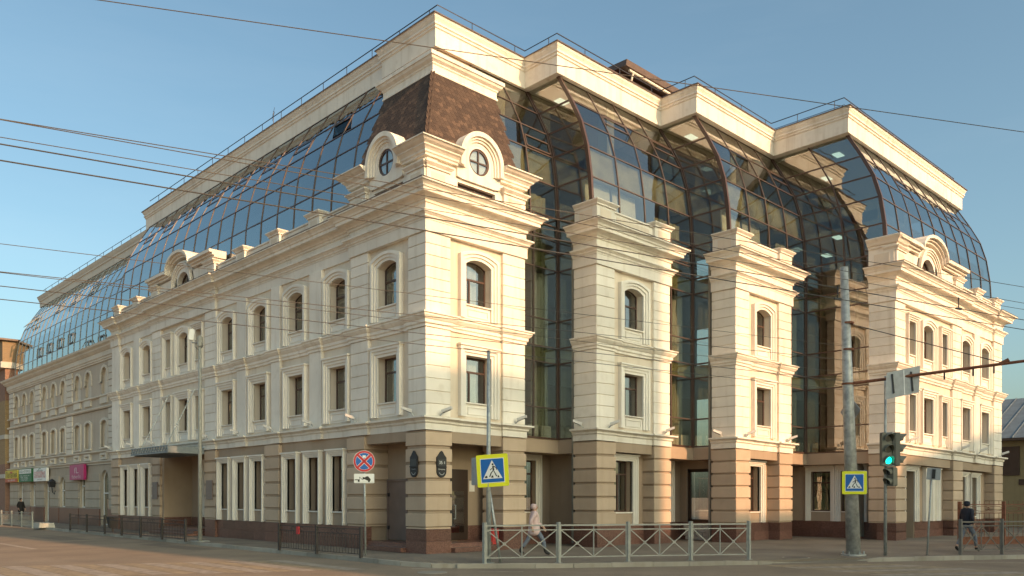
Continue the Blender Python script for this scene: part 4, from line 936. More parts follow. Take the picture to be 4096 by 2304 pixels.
# glass roof storey of the old wing
du2 = lambda z: du(z + .65)
RZ = [11.45, 12.5, 13.55, 14.6, 15.6, 16.6, 17.65]
cols = lin(30.7, 57.0, 20)
def ptm(s, o, z):
    t = max(0.0, (s - 52) / 5.0); return G(s - t * du2(z) * .9, 1.0 + du2(z) - o, z)
opn = {(17, 4): .3, (18, 4): .3, (5, 0): .3, (3, 0): 0, (8, 1): 0, (10, 1): 0, (12, 1): 0, (14, 1): 0, (6, 4): 0, (9, 4): 0, (12, 4): 0}
for i, (a, b) in enumerate(zip(cols[:-1], cols[1:])):
    for j, (z0_, z1_) in enumerate(zip(RZ[:-1], RZ[1:])):
        tl = random.uniform(-.004, .004)
        bo('glass_pane', M['glassblue'], lambda q: q.hexa([ptm(a + .02, -.03 + tl, z0_), ptm(b - .02, -.03, z0_), ptm(b - .02, -.015, z0_), ptm(a + .02, -.015 + tl, z0_)], [ptm(a + .02, -.03 + tl, z1_), ptm(b - .02, -.03, z1_), ptm(b - .02, -.015, z1_), ptm(a + .02, -.015 + tl, z1_)]))
        if (i, j) in opn:
            t_ = opn[(i, j)]; z1b = z0_ + .75
            f = lambda s, z: ptm(s, .03 + t_ * (z1b - z) / .7, z)
            bo('hopper_window', M['oldframe'], lambda q: [q.hexa([f(s0, y0), f(s1, y0), f(s1, y1), f(s0, y1)], [v + Vector((-.05, 0, 0)) for v in (f(s0, y0), f(s1, y0), f(s1, y1), f(s0, y1))]) for s0, s1, y0, y1 in ((a + .08, b - .08, z0_ + .05, z0_ + .12), (a + .08, b - .08, z1b - .07, z1b), (a + .08, a + .15, z0_ + .05, z1b), (b - .15, b - .08, z0_ + .05, z1b))])
for s in cols:
    bo('mullion', M['oldframe'], lambda q: q.add([p for z in RZ for p in (ptm(s - .03, -.06, z), ptm(s + .03, -.06, z), ptm(s + .03, .015, z), ptm(s - .03, .015, z))], [(0, 1, 2, 3), tuple(4 * 6 + k for k in (3, 2, 1, 0))] + [(4 * t + k, 4 * t + 4 + k, 4 * t + 4 + (k + 1) % 4, 4 * t + (k + 1) % 4) for t in range(6) for k in range(4)]))
for z in RZ:
    bo('transom', M['oldframe'], lambda q: q.tube([ptm(s, -.02, z) for s in cols], .03, 5))
bo('back_wall', M['room'], lambda q: (q.box(G, 30.8, 56, 5.2, 5.4, .1, 17.6), q.box(G, 30.8, 56, 1.6, 5.4, 11.3, 11.5), q.box(G, 30.8, 55, 1.9, 5.4, 14.4, 14.7)))
bo('roof_fascia', M['oldtrim'], lambda q: q.sweep([(2.65, 31.4), (2.65, 56.2), (9, 56.2)], [(-.6, 17.62), (0, 17.62), (0, 18.05), (.06, 18.08), (.06, 18.18), (.12, 18.3), (.18, 18.48), (-.6, 18.52)], T=G))
bo('roof_deck', M['roofmetal'], lambda q: q.box(G, 31.4, 56, 2.9, 9, 17.66, 18.46))
rl = bo('roof_railing', M['rail'], lambda q: q.tube([G(31.5, 2.9, 19.1), G(56, 2.9, 19.1)], .02, 6))
for i in range(14): part('rail_post', M['rail'], rl, lambda q: q.tube([G(32 + i * 1.8, 2.9, 18.4), G(32 + i * 1.8, 2.9, 19.1)], .016, 5))
bo('gas_pipe', M['gas'], lambda q: q.tube([G(31.2, .5, .3), G(31.2, .5, 2.95), G(31.5, .5, 3.1)], .05, 8), smooth=True)
bo('downpipe', M['fenced'], lambda q: q.tube([G(32.0, .66, 4.3), G(32.0, .66, 10.3)], .05, 8))
lt = part('wall_lantern', M['black'], None, lambda q: q.hexa([G(44.55, .42, 2.55), G(44.85, .42, 2.55), G(44.85, .72, 2.55), G(44.55, .72, 2.55)], [G(44.45, .32, 2.95), G(44.95, .32, 2.95), G(44.95, .8, 2.95), G(44.45, .8, 2.95)])); tag(lt, 'black lantern on the old house beside the arched window', 'lantern')
part('lantern_cap', M['black'], lt, lambda q: q.tube([G(44.7, .56, 2.95), G(44.7, .56, 3.15)], .28, 8, .04)); part('wall_arm', M['black'], lt, lambda q: q.tube([G(44.7, .56, 2.55), G(44.7, .6, 2.2), G(44.7, .72, 2.05), G(44.7, .8, 2.3)], .035, 6))
# text helper: flat print laid on a surface
def text(s, size, P, x, z, o, mat, par, sx=1.0):
    cu = bpy.data.curves.new('t', 'FONT'); cu.body = s; cu.size = size; cu.align_x = 'CENTER'; cu.align_y = 'CENTER'; cu.resolution_u = 3
    t = bpy.data.objects.new('t', cu); COL.objects.link(t)
    me = t.evaluated_get(bpy.context.evaluated_depsgraph_get()).to_mesh()
    vs = [P(x + v.co.x * sx, o, z + v.co.y) for v in me.vertices]; fs = [tuple(p.vertices) for p in me.polygons]
    bpy.data.objects.remove(t); bpy.data.curves.remove(cu)
    m = bpy.data.meshes.new('lettering'); m.from_pydata([tuple(v) for v in vs], [], fs); m.materials.append(mat)
    return link('lettering', m, par)
# shop signs on the old wing (reading direction runs towards the corner, i.e. towards smaller u)
PS = lambda o0: (lambda s, o, z: G(-s, .8 - o0 - o, z))
def shopsign(name, label, u0, u1, z0_, z1_, mat):
    o = part(name, mat, None, lambda q: q.box(PS(.12), -u0, -u1, 0, .18, z0_, z1_)); tag(o, label, 'shop sign', 'shop signs on the old house'); return o
P_ = PS(.12)
s = shopsign('shop_sign', 'yellow and orange shop sign, leftmost on the old house', 57.9, 54.0, 3.04, 3.99, M['signyel'])
part('sign_field', M['signorange'], s, lambda q: q.box(P_, -57.9, -54.0, .17, .186, 3.04, 3.34)); text('Патагия', .62, P_, -55.95, 3.6, .19, plain('dark_lettering', (.12, .09, .02)), s, 1.5)
text('тел. 2-903-010', .22, P_, -55.95, 3.18, .19, M['signwhite'], s, 1.6); part('sun_emblem', M['signorange'], s, lambda q: q.prism(P_, [(-55.95 + .45 * math.cos(i * math.pi / 6), 3.9 - .16 * math.sin(i * math.pi / 6)) for i in range(7)], .18, .19))
s = shopsign('shop_sign', 'green and white shop sign, second from the left on the old house', 53.6, 49.9, 3.02, 4.03, M['signgreen'])
part('sign_field', M['signwhite'], s, lambda q: q.box(P_, -53.5, -50.0, .17, .186, 3.66, 4.0)); text('САД и ОГОРОД', .26, P_, -51.8, 3.82, .19, M['signgreen'], s, 1.6)
for i, zz in enumerate((3.5, 3.38, 3.26, 3.14)): text('семена   удобрения   саженцы'[: 24 - 3 * i], .13, P_, -51.9, zz, .182, M['signwhite'], s, 1.7)
s = shopsign('shop_sign', 'white shop sign with red lettering, third from the left on the old house', 49.3, 45.9, 3.02, 4.0, M['signwhite'])
text('СЛУХОВЫЕ', .3, P_, -47.6, 3.6, .19, M['signred'], s, 1.75); text('АППАРАТЫ', .3, P_, -47.6, 3.36, .19, M['signred'], s, 1.75); text('центр слуха', .16, P_, -47.6, 3.8, .19, M['ink'], s, 1.7); text('тел. 212-22-12', .12, P_, -47.6, 3.14, .19, M['ink'], s, 1.7)
part('ear_emblem', M['signgreen'], s, lambda q: q.ribbon(P_, [(-47.6 + .22 * math.cos(a), 3.9 + .06 * math.sin(a)) for a in (0.3, 1.2, 2.2, 3.2, 4.2)], [(-47.6 + .32 * math.cos(a), 3.9 + .09 * math.sin(a)) for a in (0.3, 1.2, 2.2, 3.2, 4.2)], .18, .19))
s = shopsign('shop_sign', 'magenta square shop sign with pale lettering on the old house', 40.3, 37.3, 3.0, 4.0, M['magenta'])
pinkish = plain('pale_pink_print', (.72, .5, .55)); text('fL', .55, P_, -38.8, 3.6, .19, pinkish, s, 2.4); text('faberlic', .34, P_, -38.8, 3.2, .19, pinkish, s, 2.0)
# ================================================================= brick block beyond, ochre house at the right
BR = empty('brick_building'); tag(BR, 'yellow and red brick building at the left edge of the picture', 'building')
def brickmat(name, c1, c2, mort=(.32, .27, .2)):
    m, N, L, b = newmat(name); setp(b, Roughness=.9); t = N.new("ShaderNodeTexBrick"); g = N.new("ShaderNodeNewGeometry"); sx = N.new("ShaderNodeSeparateXYZ"); cb = N.new("ShaderNodeCombineXYZ"); ad = N.new("ShaderNodeMath")
    L.new(g.outputs['Position'], sx.inputs[0]); L.new(sx.outputs[0], ad.inputs[0]); L.new(sx.outputs[1], ad.inputs[1]); L.new(ad.outputs[0], cb.inputs[0]); L.new(sx.outputs[2], cb.inputs[1]); L.new(cb.outputs[0], t.inputs['Vector'])
    t.inputs['Scale'].default_value = 1; t.inputs['Brick Width'].default_value = .26; t.inputs['Row Height'].default_value = .085; t.inputs['Mortar Size'].default_value = .008
    t.inputs['Color1'].default_value = (*c1, 1); t.inputs['Color2'].default_value = (*c2, 1); t.inputs['Mortar'].default_value = (*mort, 1); L.new(t.outputs['Color'], b.inputs['Base Color']); return m
by = brickmat('yellow_brickwork', (.33, .215, .09), (.27, .17, .07)); brd = brickmat('red_brickwork', (.26, .12, .08), (.2, .09, .06))
for nm, mt, za, zb in (('upper_wall', brickmat('brown_brickwork', (.25, .165, .085), (.2, .13, .065)), 13.1, 14.9), ('middle_wall', brd, 9.9, 12.6), ('lower_wall', by, 4.6, 9.9), ('base_wall', brd, -.1, 4.6)):
    part(nm, mt, BR, lambda q: q.box(G, 58.2, 80, .55 if nm != 'upper_wall' else .35, 12, za, zb))
part('ledge', M['concrete'], BR, lambda q: q.box(G, 58.0, 80.2, .2, 12.2, 12.6, 13.1)); part('roof_edge', M['roofmetal'], BR, lambda q: q.box(G, 57.9, 80.2, .1, 12.2, 14.9, 15.05))
for z in (3.4, 6.7): part('stone_band', M['concrete'], BR, lambda q: q.box(G, 58.15, 80.1, .5, 12.1, z, z + .35))
HO = empty('ochre_house'); tag(HO, 'low ochre house with a blue-grey metal roof at the right edge', 'house')
part('wall', M['yellowwall'], HO, lambda q: q.box(G, -24, 4, 42, 54, -.2, 5.6))
part('roof', M['blueroof'], HO, lambda q: q.add([G(-25, 41.2, 5.5), G(5, 41.2, 5.5), G(5, 48, 8.6), G(-25, 48, 8.6), G(5, 55, 5.5), G(-25, 55, 5.5)], [(0, 1, 2, 3), (3, 2, 4, 5), (1, 4, 2), (0, 3, 5), (0, 5, 4, 1)]))
for i in range(34): part('roof_seam', M['blueroof'], HO, lambda q: q.bar(G(-24 + i * .85, 41.2, 5.52), G(-24 + i * .85, 48, 8.62), .05, .06))
part('eaves', M['roofmetal'], HO, lambda q: q.box(G, -25, 5, 41.25, 42.05, 5.36, 5.5))
for uu in (-5.0, -8.8): part('window', M['frame'], HO, lambda q: q.box(G, uu - .5, uu + .5, 41.92, 42.0, 3.2, 5.0))
part('vent_grille', M['frame'], HO, lambda q: q.box(G, -5.75, -5.45, 41.95, 42.0, 2.6, 2.95))
# ================================================================= ground
rd = part('road', M['asphalt'], None, lambda q: q.add([G(-900, -900, -.12), G(900, -900, -.12), G(900, 900, -.12), G(-900, 900, -.12)], [(0, 3, 2, 1)])); struct(rd)
T2 = Vector((.843, -.537)); K0 = Vector((-1.8, -3.81)); N2 = Vector((-.537, -.843))          # world (v,u): along the right kerb, and towards the road
kp = [(-2.45, 95.0), (-2.45, 40.0), (-2.45, 20), (-2.45, 0.2), (-2.5, -1.2), (-2.45, -2.3), (-2.25, -3.2), (-1.8, -3.81)]
kp += [tuple(K0 + T2 * s + N2 * d_) for s, d_ in ((2.5, .42), (6.2, .45), (9.5, .32), (12.5, .02), (16, -.1), (20, -.25), (40, -.8), (70, -1.5))]
side = kp + [(90, 95)]
sw = part('pavement', M['pave'], None, lambda q: q.add([Vector((x, y, 0)) for x, y in side] + [Vector((x, y, -.119)) for x, y in side], [tuple(range(len(side)))] + [(i, i + 1, len(side) + i + 1, len(side) + i) for i in range(len(side) - 1)])); struct(sw)
def kerbs(pts, ln, skip=lambda i: False):
    P2 = [Vector(p) for p in pts]; i = 0
    acc = [0]
    for a, b in zip(P2[:-1], P2[1:]): acc.append(acc[-1] + (b - a).length)
    def at(t):
        for k in range(len(P2) - 1):
            if t <= acc[k + 1]: f = (t - acc[k]) / (acc[k + 1] - acc[k]); return P2[k].lerp(P2[k + 1], f)
        return P2[-1]
    t = 0
    while t < acc[-1] - .1:
        l = ln * random.uniform(.92, 1.08); a, b = at(t), at(min(acc[-1], t + l - .012)); dv = (b - a).normalized(); nn = Vector((-dv.y, dv.x))
        if not skip(t):
            tp = .012 + random.uniform(-.008, .008); dr = drop(t)
            h0, h1 = (tp - dr[0], tp - dr[1])
            mm = MB(); mm.hexa([Vector((*(a - nn * .1), -.13)), Vector((*(b - nn * .1), -.13)), Vector((*(b + nn * .06), -.13)), Vector((*(a + nn * .06), -.13))],
                              [Vector((*(a - nn * .1), h0)), Vector((*(b - nn * .1), h1)), Vector((*(b + nn * .05), h1)), Vector((*(a + nn * .05), h0))])
            mm.build('kerb_stone', M['kerb'], sw)
        t += l
drop = lambda t: (0, 0)
kerbs(list(reversed(kp[1:9])), 1.1)
def drop(t):
    f = lambda x: .1 * max(0, min(1, (x - 8.6) / 1.0)) * max(0, min(1, (13.2 - x) / .9)); return (f(t), f(t + 1.1))
kerbs(kp[7:14], 1.13)
part('lowered_kerb_ramp', M['pave'], sw, lambda q: q.add([Vector((*(K0 + T2 * 9.3 + N2 * .5), -.116)), Vector((*(K0 + T2 * 12.6 + N2 * .25), -.116)), Vector((*(K0 + T2 * 12.6 - N2 * .1), .004)), Vector((*(K0 + T2 * 9.3 + N2 * .1), .004))], [(0, 1, 2, 3)]))
# pavement slabs broken at the corner
for i in range(9):
    a = -2.2 + .28 * (i // 3); u_ = -.2 - .85 * (i % 3) - .3 * (i // 3)
    block('paving_slab', G, u_ - .8, u_, a, a + .26, -.05, .008 + random.uniform(0, .008), M['pave'], sw, .006)
for j, (u_, v_, w_, l_) in enumerate(((-9.5, -6.5, 1.6, 3.2), (9.0, -4.0, .9, 5.5), (-12.5, -1.0, 1.1, 2.4), (20, -5.5, 1.2, 6.0))):
    part('asphalt_patch', M['patch'], rd, lambda q: q.add([G(u_, v_, -.1185), G(u_ + l_, v_ - .1, -.1185), G(u_ + l_ + .1, v_ + w_, -.1185), G(u_ - .1, v_ + w_ + .05, -.1185)], [(0, 1, 2, 3)]))
# painted markings
def mark(name, mat, pts, z=-.116): o = part(name, mat, rd, lambda q: q.add([Vector((x, y, z)) for x, y in pts], [tuple(range(len(pts)))])); return o
for i in range(17):
    v = -13.2 + .55 * i; uf = 5.6 - .47 * max(0, v + 11.0); un = uf - 4.6 - random.uniform(0, .2)
    mark('crossing_stripe', M['paintw'] if i % 2 == 0 else M['painty'], [(v, un), (v + .5, un - .1), (v + .5, uf - .25), (v, uf)])
for i in range(12):
    d_ = .75 + .62 * i; s0 = 8.9 + .26 * i; s1 = 12.9 + .32 * i
    a, b, c, e = (K0 + T2 * s + N2 * x for s, x in ((s0, d_), (s1, d_), (s1 + .25, d_ + .55), (s0 + .2, d_ + .55)))
    mark('crossing_stripe', M['painty'] if i % 2 == 0 else M['paintw'], [a, b, c, e])
mark('lane_line', M['paintw'], [tuple(K0 + T2 * s + N2 * x) for s, x in ((.4, 1.2), (1.6, 1.35), (1.6, 1.5), (.4, 1.35))])
mark('lane_line', M['paintw'], [tuple(K0 + T2 * s + N2 * x) for s, x in ((15.4, .75), (30, 5.6), (30, 5.85), (15.4, .9))])
mark('stop_mark', M['paintw'], [(-2.9, -3.1), (-2.3, -3.7), (-2.15, -3.55), (-2.7, -2.95)])
mark('lane_line', M['paintw'], [(-8.0, 19.6), (-8.0, 13.8), (-8.25, 13.8), (-8.25, 19.6)])
def disc(name, mat, u, v, r, z, par, n=24): return part(name, mat, par, lambda q: q.add([G(u + r * math.cos(2 * math.pi * i / n), v + r * math.sin(2 * math.pi * i / n), zz) for zz in (z, z - .03) for i in range(n)], [tuple(range(n))] + [(i, (i + 1) % n, n + (i + 1) % n, n + i) for i in range(n)]))
mh = disc('manhole_cover', plain('cast_iron', (.075, .068, .06), .6, metal=.3, var=.3, scale=20), -9.1, 7.4, .36, .01, None); tag(mh, 'round manhole cover set in the pavement before the crossing', 'manhole')
disc('ring', M['kerb'], -9.1, 7.4, .42, .006, mh)
mh = disc('manhole_cover', M['kerb'], -4.4, -3.15, .4, -.108, None); tag(mh, 'round manhole cover in the road before the corner', 'manhole')
# ================================================================= street furniture
def Gp(p): return Vector((p[1], p[0], p[2] if len(p) > 2 else 0))
def cross_fence(label, posts, H=1.16, mt='fencew'):
    r = empty('pedestrian_fence', Gp(posts[0])); tag(r, label, 'fence', 'crossed-bar fences along the right kerb'); L0 = Gp(posts[0])
    for i, p in enumerate(posts):
        q0 = Gp(p) - L0
        part('post', M[mt], r, lambda q: (q.box(lambda s, o, z: q0 + Vector((s, o, z)), -.045, .045, -.045, .045, 0, H), q.box(lambda s, o, z: q0 + Vector((s, o, z)), -.08, .08, -.08, .08, 0, .012)))
    for a, b in zip(posts[:-1], posts[1:]):
        A, Bq = Gp(a) - L0, Gp(b) - L0; dd = (Bq - A).normalized() * .06; A += dd; Bq -= dd; Z = lambda p, z: p + Vector((0, 0, z)); mid = (A + Bq) / 2
        for nm, z, w in (('top_rail', 1.07, .045), ('upper_rail', .94, .03), ('lower_rail', .16, .03)): part(nm, M[mt], r, lambda q: q.bar(Z(A, z), Z(Bq, z), w, w))
        for e in (A, Bq): part('stile', M[mt], r, lambda q: q.bar(Z(e, .16), Z(e, 1.05), .03, .03))
        part('centre_bar', M[mt], r, lambda q: q.bar(Z(mid, .16), Z(mid, 1.05), .028, .028))
        for p0, p1 in ((A, mid), (mid, Bq)):
            for z0_, z1_ in ((.16, .94), (.94, .16)): part('diagonal_bar', M[mt], r, lambda q: q.bar(Z(p0, z0_), Z(p1, z1_), .026, .026))
            c = Z((p0 + p1) / 2, .55); dr = (p1 - p0).normalized()
            part('ring', M[mt], r, lambda q: q.tube([c + (dr * math.cos(t) + Vector((0, 0, 1)) * math.sin(t)) * .035 for t in [k * math.pi / 5 for k in range(11)]], .014, 5))
    return r
cross_fence('grey-white steel fence of four crossed panels before the corner block', [(-4.28, -1.2), (-5.42, .62), (-6.5, 2.42), (-7.54, 4.06), (-8.52, 5.64)])
cross_fence('grey steel crossed fence at the right edge behind the leaning post', [(-12.2, 12.25), (-13.0, 13.6), (-13.9, 15.2), (-14.8, 16.8)], mt='fencedark')
def picket_fence(label, posts, H, mat, pick=True, grp='dark picket fences along the left kerb'):
    L0 = Gp(posts[0]); r = empty('picket_fence', L0); tag(r, label, 'fence', grp)
    Z = lambda p, z: p + Vector((0, 0, z))
    for p in posts:
        q0 = Gp(p) - L0; part('post', mat, r, lambda q: q.box(lambda s, o, z: q0 + Vector((s, o, z)), -.04, .04, -.04, .04, 0, H))
    for a, b in zip(posts[:-1], posts[1:]):
        A, Bq = Gp(a) - L0, Gp(b) - L0
        for z in (H * .93, H * .76, H * .12): part('rail', mat, r, lambda q: q.bar(Z(A, z), Z(Bq, z), .025, .025))
        n = 15
        if pick:
            for i in range(1, n): t = i / n; part('picket', mat, r, lambda q: q.bar(Z(A.lerp(Bq, t), H * .12), Z(A.lerp(Bq, t), H * .76), .014, .014))
            dr = (Bq - A)
            for t0 in (.38, .5, .62): part('scroll', mat, r, lambda q: q.tube([Z(A + dr * (t0 + .045 * math.cos(x)), H * .845 + .06 * math.sin(x)) for x in [k * math.pi / 5 for k in range(9)]], .009, 4))
    return r
f1 = picket_fence('dark iron picket fence of two panels left of the no-stopping sign', [(5.13, -2.53), (2.5, -2.58), (0.0, -2.5)], .95, M['fenced'])
part('red_flyer', M['signred'], f1, lambda q: q.box(lambda s, o, z: Vector((s, o, z)), -.13, -.1, -1.6, -1.42, .62, .88))
picket_fence('long dark iron picket fence before the entrance canopy', [(29.1, -2.6), (26.0, -2.65), (23.0, -2.7), (20.4, -2.75), (17.9, -2.75), (15.4, -2.72), (12.9, -2.7)], .95, M['fenced'])
gf = picket_fence('light grey metal fence at the left edge of the pavement', [(46, -3.4), (43.5, -3.4), (41, -3.4), (38.6, -3.35), (36.2, -3.35), (33.9, -3.32)], .98, M['fencew'], pick=True, grp=None)
rf = empty('iron_garden_fence', Gp((-10.28, 17.8))); tag(rf, 'rusty brown iron fence with spikes behind the hooded walker', 'fence')
L0 = Gp((-10.28, 17.8)); ps_ = [Gp(p) - L0 for p in ((-10.28, 17.8), (-11.3, 19.5), (-12.3, 21.2), (-13.3, 22.9))]; Z = lambda p, z: p + Vector((0, 0, z))
for p in ps_: part('post', M['rust'], rf, lambda q: q.box(lambda s, o, z: p + Vector((s, o, z)), -.06, .06, -.06, .06, 0, 1.7))
for A, Bq in zip(ps_[:-1], ps_[1:]):
    for z in (1.58, 1.25, .32, .06): part('rail', M['rust'], rf, lambda q: q.bar(Z(A, z), Z(Bq, z), .03, .03))
    part('base_panel', M['rust'], rf, lambda q: q.bar(Z(A, .19), Z(Bq, .19), .015, .24))
    for i in range(1, 9): t = i / 9; part('picket', M['rust'], rf, lambda q: q.bar(Z(A.lerp(Bq, t), .3), Z(A.lerp(Bq, t), 1.25), .016, .016))
    for i in range(1, 9): t = i / 9; part('spike', M['rust'], rf, lambda q: q.bar(Z(A.lerp(Bq, t), 1.56), Z(A.lerp(Bq, t), 1.72), .012, .012))
    dr = Bq - A
    for c in (.2, .5, .8): part('oval', M['rust'], rf, lambda q: q.tube([Z(A + dr * (c + .17 * math.cos(x)), 1.42 + .1 * math.sin(x)) for x in [k * math.pi / 6 for k in range(13)]], .011, 4))
# ---- signs and poles
def SP(u, v, z, yaw=0.0, roll=0.0):
    "a plate's frame: s to the viewer's right, o towards the viewer, z up"
    c = G(u, v, z); n = Vector((CAMV - v, CAMU - u, 0)).normalized(); n.rotate(Matrix.Rotation(yaw, 3, 'Z')); r = Vector((-n.y, n.x, 0)); up = Vector((0, 0, 1)); cr, sr = math.cos(roll), math.sin(roll)
    return lambda s, o, y: c + r * (s * cr - y * sr) + up * (s * sr + y * cr) + n * o
def rrect(w, h, r, n=4):
    pts = []
    for cx_, cy_, a0 in ((w - r, h - r, 0), (-w + r, h - r, math.pi / 2), (-w + r, -h + r, math.pi), (w - r, -h + r, 1.5 * math.pi)):
        pts += [(cx_ + r * math.cos(a0 + math.pi / 2 * i / n), cy_ + r * math.sin(a0 + math.pi / 2 * i / n)) for i in range(n + 1)]
    return pts
def crossing_sign(P, par, half, thick=.04):
    o = part('sign_plate', M['yellow'], par, lambda q: q.prism(P, rrect(half, half, half * .09), -thick, 0)); k = half
    part('sign_field', M['signwhite'], o, lambda q: q.prism(P, rrect(k * .76, k * .76, .01), .0, .003)); part('sign_field', M['blue'], o, lambda q: q.prism(P, rrect(k * .72, k * .72, .03), .003, .006))
    part('sign_triangle', M['signwhite'], o, lambda q: q.prism(P, [(-.62 * k, -.5 * k), (.62 * k, -.5 * k), (.0, .64 * k)], .006, .009))
    def fig(q):
        D = lambda *pts: q.prism(P, [(x * k, y * k) for x, y in pts], .009, .012)
        q.prism(P, [(.04 * k + .06 * k * math.cos(a), .38 * k + .068 * k * math.sin(a)) for a in [i * math.pi / 6 for i in range(12)]], .009, .012)
        D((.0, .26), (.09, .3), (.13, .04), (.12, -.0), (.02, -.02)); D((.08, .3), (.28, .18), (.27, .13), (.09, .22)); D((.23, .16), (.28, .18), (.31, .02), (.26, .02))
        D((-.02, .16), (-.01, .1), (-.13, .02), (-.16, .05)); D((.02, -.0), (.12, .02), (-.06, -.16), (-.11, -.13)); D((-.11, -.13), (-.05, -.16), (-.16, -.4), (-.23, -.38)); D((.08, -.05), (.13, -.04), (.29, -.36), (.22, -.38))
        for x in (-.4, -.02, .37): D((x - .08 - (.04 if x < -.1 else -.02 if x > .1 else 0), -.44), (x + .07, -.44), (x + .05 - (.0 if x < .1 else .05), -.31), (x - .04, -.31))
    part('walking_figure', M['ink'], o, fig)
    return o
def pole(name, label, base, top, r0, r1, mat, cat='pole', n=12):
    r = empty(name, Gp(base)); tag(r, label, cat); b0 = Gp(base)
    part('shaft', mat, r, lambda q: q.tube([Vector((0, 0, 0)), (Gp(top) - b0) * .5, Gp(top) - b0], r0, n, r1), smooth=True)
    return r
def off(r, P):
    l = Vector(r.location); return lambda s, o, z: P(s, o, z) - l
# no-stopping sign
r = pole('road_sign', 'round no-stopping sign with tow-away plate on a thin pole left of the corner pier', (.82, -1.79, 0), (.84, -1.83, 3.3), .032, .03, M['galv'], 'road sign')
P_ = off(r, SP(.78, -1.87, 3.02)); ring = lambda ra, n=36: [(ra * math.cos(2 * math.pi * i / n), ra * math.sin(2 * math.pi * i / n)) for i in range(n)]
o = part('sign_plate', M['signwhite'], r, lambda q: q.prism(P_, ring(.345), -.015, 0)); part('sign_field', M['signred'], o, lambda q: q.prism(P_, ring(.335), 0, .003)); part('sign_field', M['signwhite'], o, lambda q: q.prism(P_, ring(.272), .003, .005)); part('sign_field', M['blue'], o, lambda q: q.prism(P_, ring(.265), .005, .007))
for w_, m_, oo in ((.05, 'signwhite', .009), (.038, 'signred', .011)):
    for a in (math.pi / 4, -math.pi / 4): part('cross_bar', M[m_], o, lambda q: q.prism(P_, [(x * math.cos(a) - y * math.sin(a), x * math.sin(a) + y * math.cos(a)) for x, y in ((-.27, -w_), (.27, -w_), (.27, w_), (-.27, w_))], .007, oo))
part('sticker', M['signwhite'], o, lambda q: q.prism(P_, [(-.05, .11), (.05, .11), (.05, .185), (-.05, .19)], .011, .013))
P_ = off(r, SP(.78, -1.87, 2.47)); o = part('tow_plate', M['signwhite'], r, lambda q: q.prism(P_, rrect(.32, .15, .03), -.015, 0))
def tow(q):
    D = lambda *p: q.prism(P_, p, 0, .004)
    D((-.3, -.03), (-.14, -.03), (-.14, -.06), (-.3, -.06)); D((-.15, .05), (-.14, .05), (-.14, -.03), (-.15, -.03)); D((-.145, .05), (-.145, .035), (-.04, -.06), (-.03, -.05)); D((-.05, .05), (.02, .03), (.2, -.06), (.17, -.1), (-.04, -.0))
    D((.02, .03), (.08, .07), (.13, .065), (.2, -.02), (.21, -.06), (.17, -.05)); D((-.29, -.115), (.29, -.115), (.29, -.12), (-.29, -.12))
    for cx_, cy_ in ((-.17, -.08), (-.02, .0), (.15, -.085)): q.prism(P_, [(cx_ + .032 * math.cos(a), cy_ + .032 * math.sin(a)) for a in [i * math.pi / 6 for i in range(12)]], .0, .005)
part('tow_pictogram', M['ink'], o, tow)
# crossing sign by the fence and the leaning post behind it
r = pole('road_sign', 'large yellow-bordered pedestrian crossing sign on a tall thin pole at the corner fence', (-4.16, -.94, 0), (-4.16, -.94, 6.05), .075, .045, M['galv'], 'road sign')
part('base_plate', M['galv'], r, lambda q: q.box(lambda s, o, z: Vector((s, o, z)), -.12, .12, -.12, .12, 0, .02))
crossing_sign(off(r, SP(-4.3, -.92, 2.63, yaw=-.25, roll=R(3.5))), r, .46)
P_ = off(r, SP(-3.6, -.98, 2.62, yaw=-1.25)); part('second_plate', M['signback'], r, lambda q: q.prism(P_, rrect(.3, .4, .04), -.02, 0))
r = pole('leaning_post', 'bare leaning grey post behind the corner crossing sign', (-4.33, -.63, 0), (-4.15, -.95, 2.3), .04, .04, M['galv'])
# big tapered mast with cantilever arm
r = pole('contact_wire_mast', 'thick tapered galvanised mast right of centre carrying a red-brown arm', (-9.9, 9.61, 0), (-9.69, 9.38, 9.24), .225, .12, M['galvmast'], 'mast', 16)
part('base_flange', M['galvmast'], r, lambda q: q.tube([Vector((0, 0, 0)), Vector((0, 0, .05))], .38, 20))
for i in range(6): part('anchor_bolt', M['galv'], r, lambda q: q.tube([Vector((.31 * math.cos(i * 1.047), .31 * math.sin(i * 1.047), .05)), Vector((.31 * math.cos(i * 1.047), .31 * math.sin(i * 1.047), .14))], .025, 6))
b0 = Vector(r.location); a0 = G(-9.78, 9.46, 5.5) - b0; a1 = G(-17.2, 11.45, 6.02) - b0
ar = part('cantilever_arm', M['rust'], r, lambda q: q.tube([a0, a1], .05, 8, .04))
for z in (5.5, 6.6, 7.45): part('clamp_band', M['rust'], r, lambda q: q.tube([G(-9.78, 9.47, z - .03) - b0, G(-9.78, 9.47, z + .03) - b0], .185, 14))
part('arm_stay', M['wire'], r, lambda q: q.tube([G(-9.75, 9.45, 7.45) - b0, a0.lerp(a1, .55) + Vector((0, 0, .06))], .014, 5))
for t in (.36, .46, .53): part('insulator', M['black'], ar, lambda q: q.tube([a0.lerp(a1, t), a0.lerp(a1, t) + Vector((0, 0, -.25))], .025, 6))
part('arm_fitting', M['rust'], ar, lambda q: q.bar(a0.lerp(a1, .55), a0.lerp(a1, .58) + Vector((0, 0, .1)), .1, .1))
P_ = SP(-11.35, 9.8, 5.42, yaw=.3, roll=R(6)); sb = part('sign_plate', M['signback'], r, lambda q: q.prism(off(r, P_), [(-.56, -.46), (.46, -.36), (.58, .46), (-.42, .36)], -.03, 0))
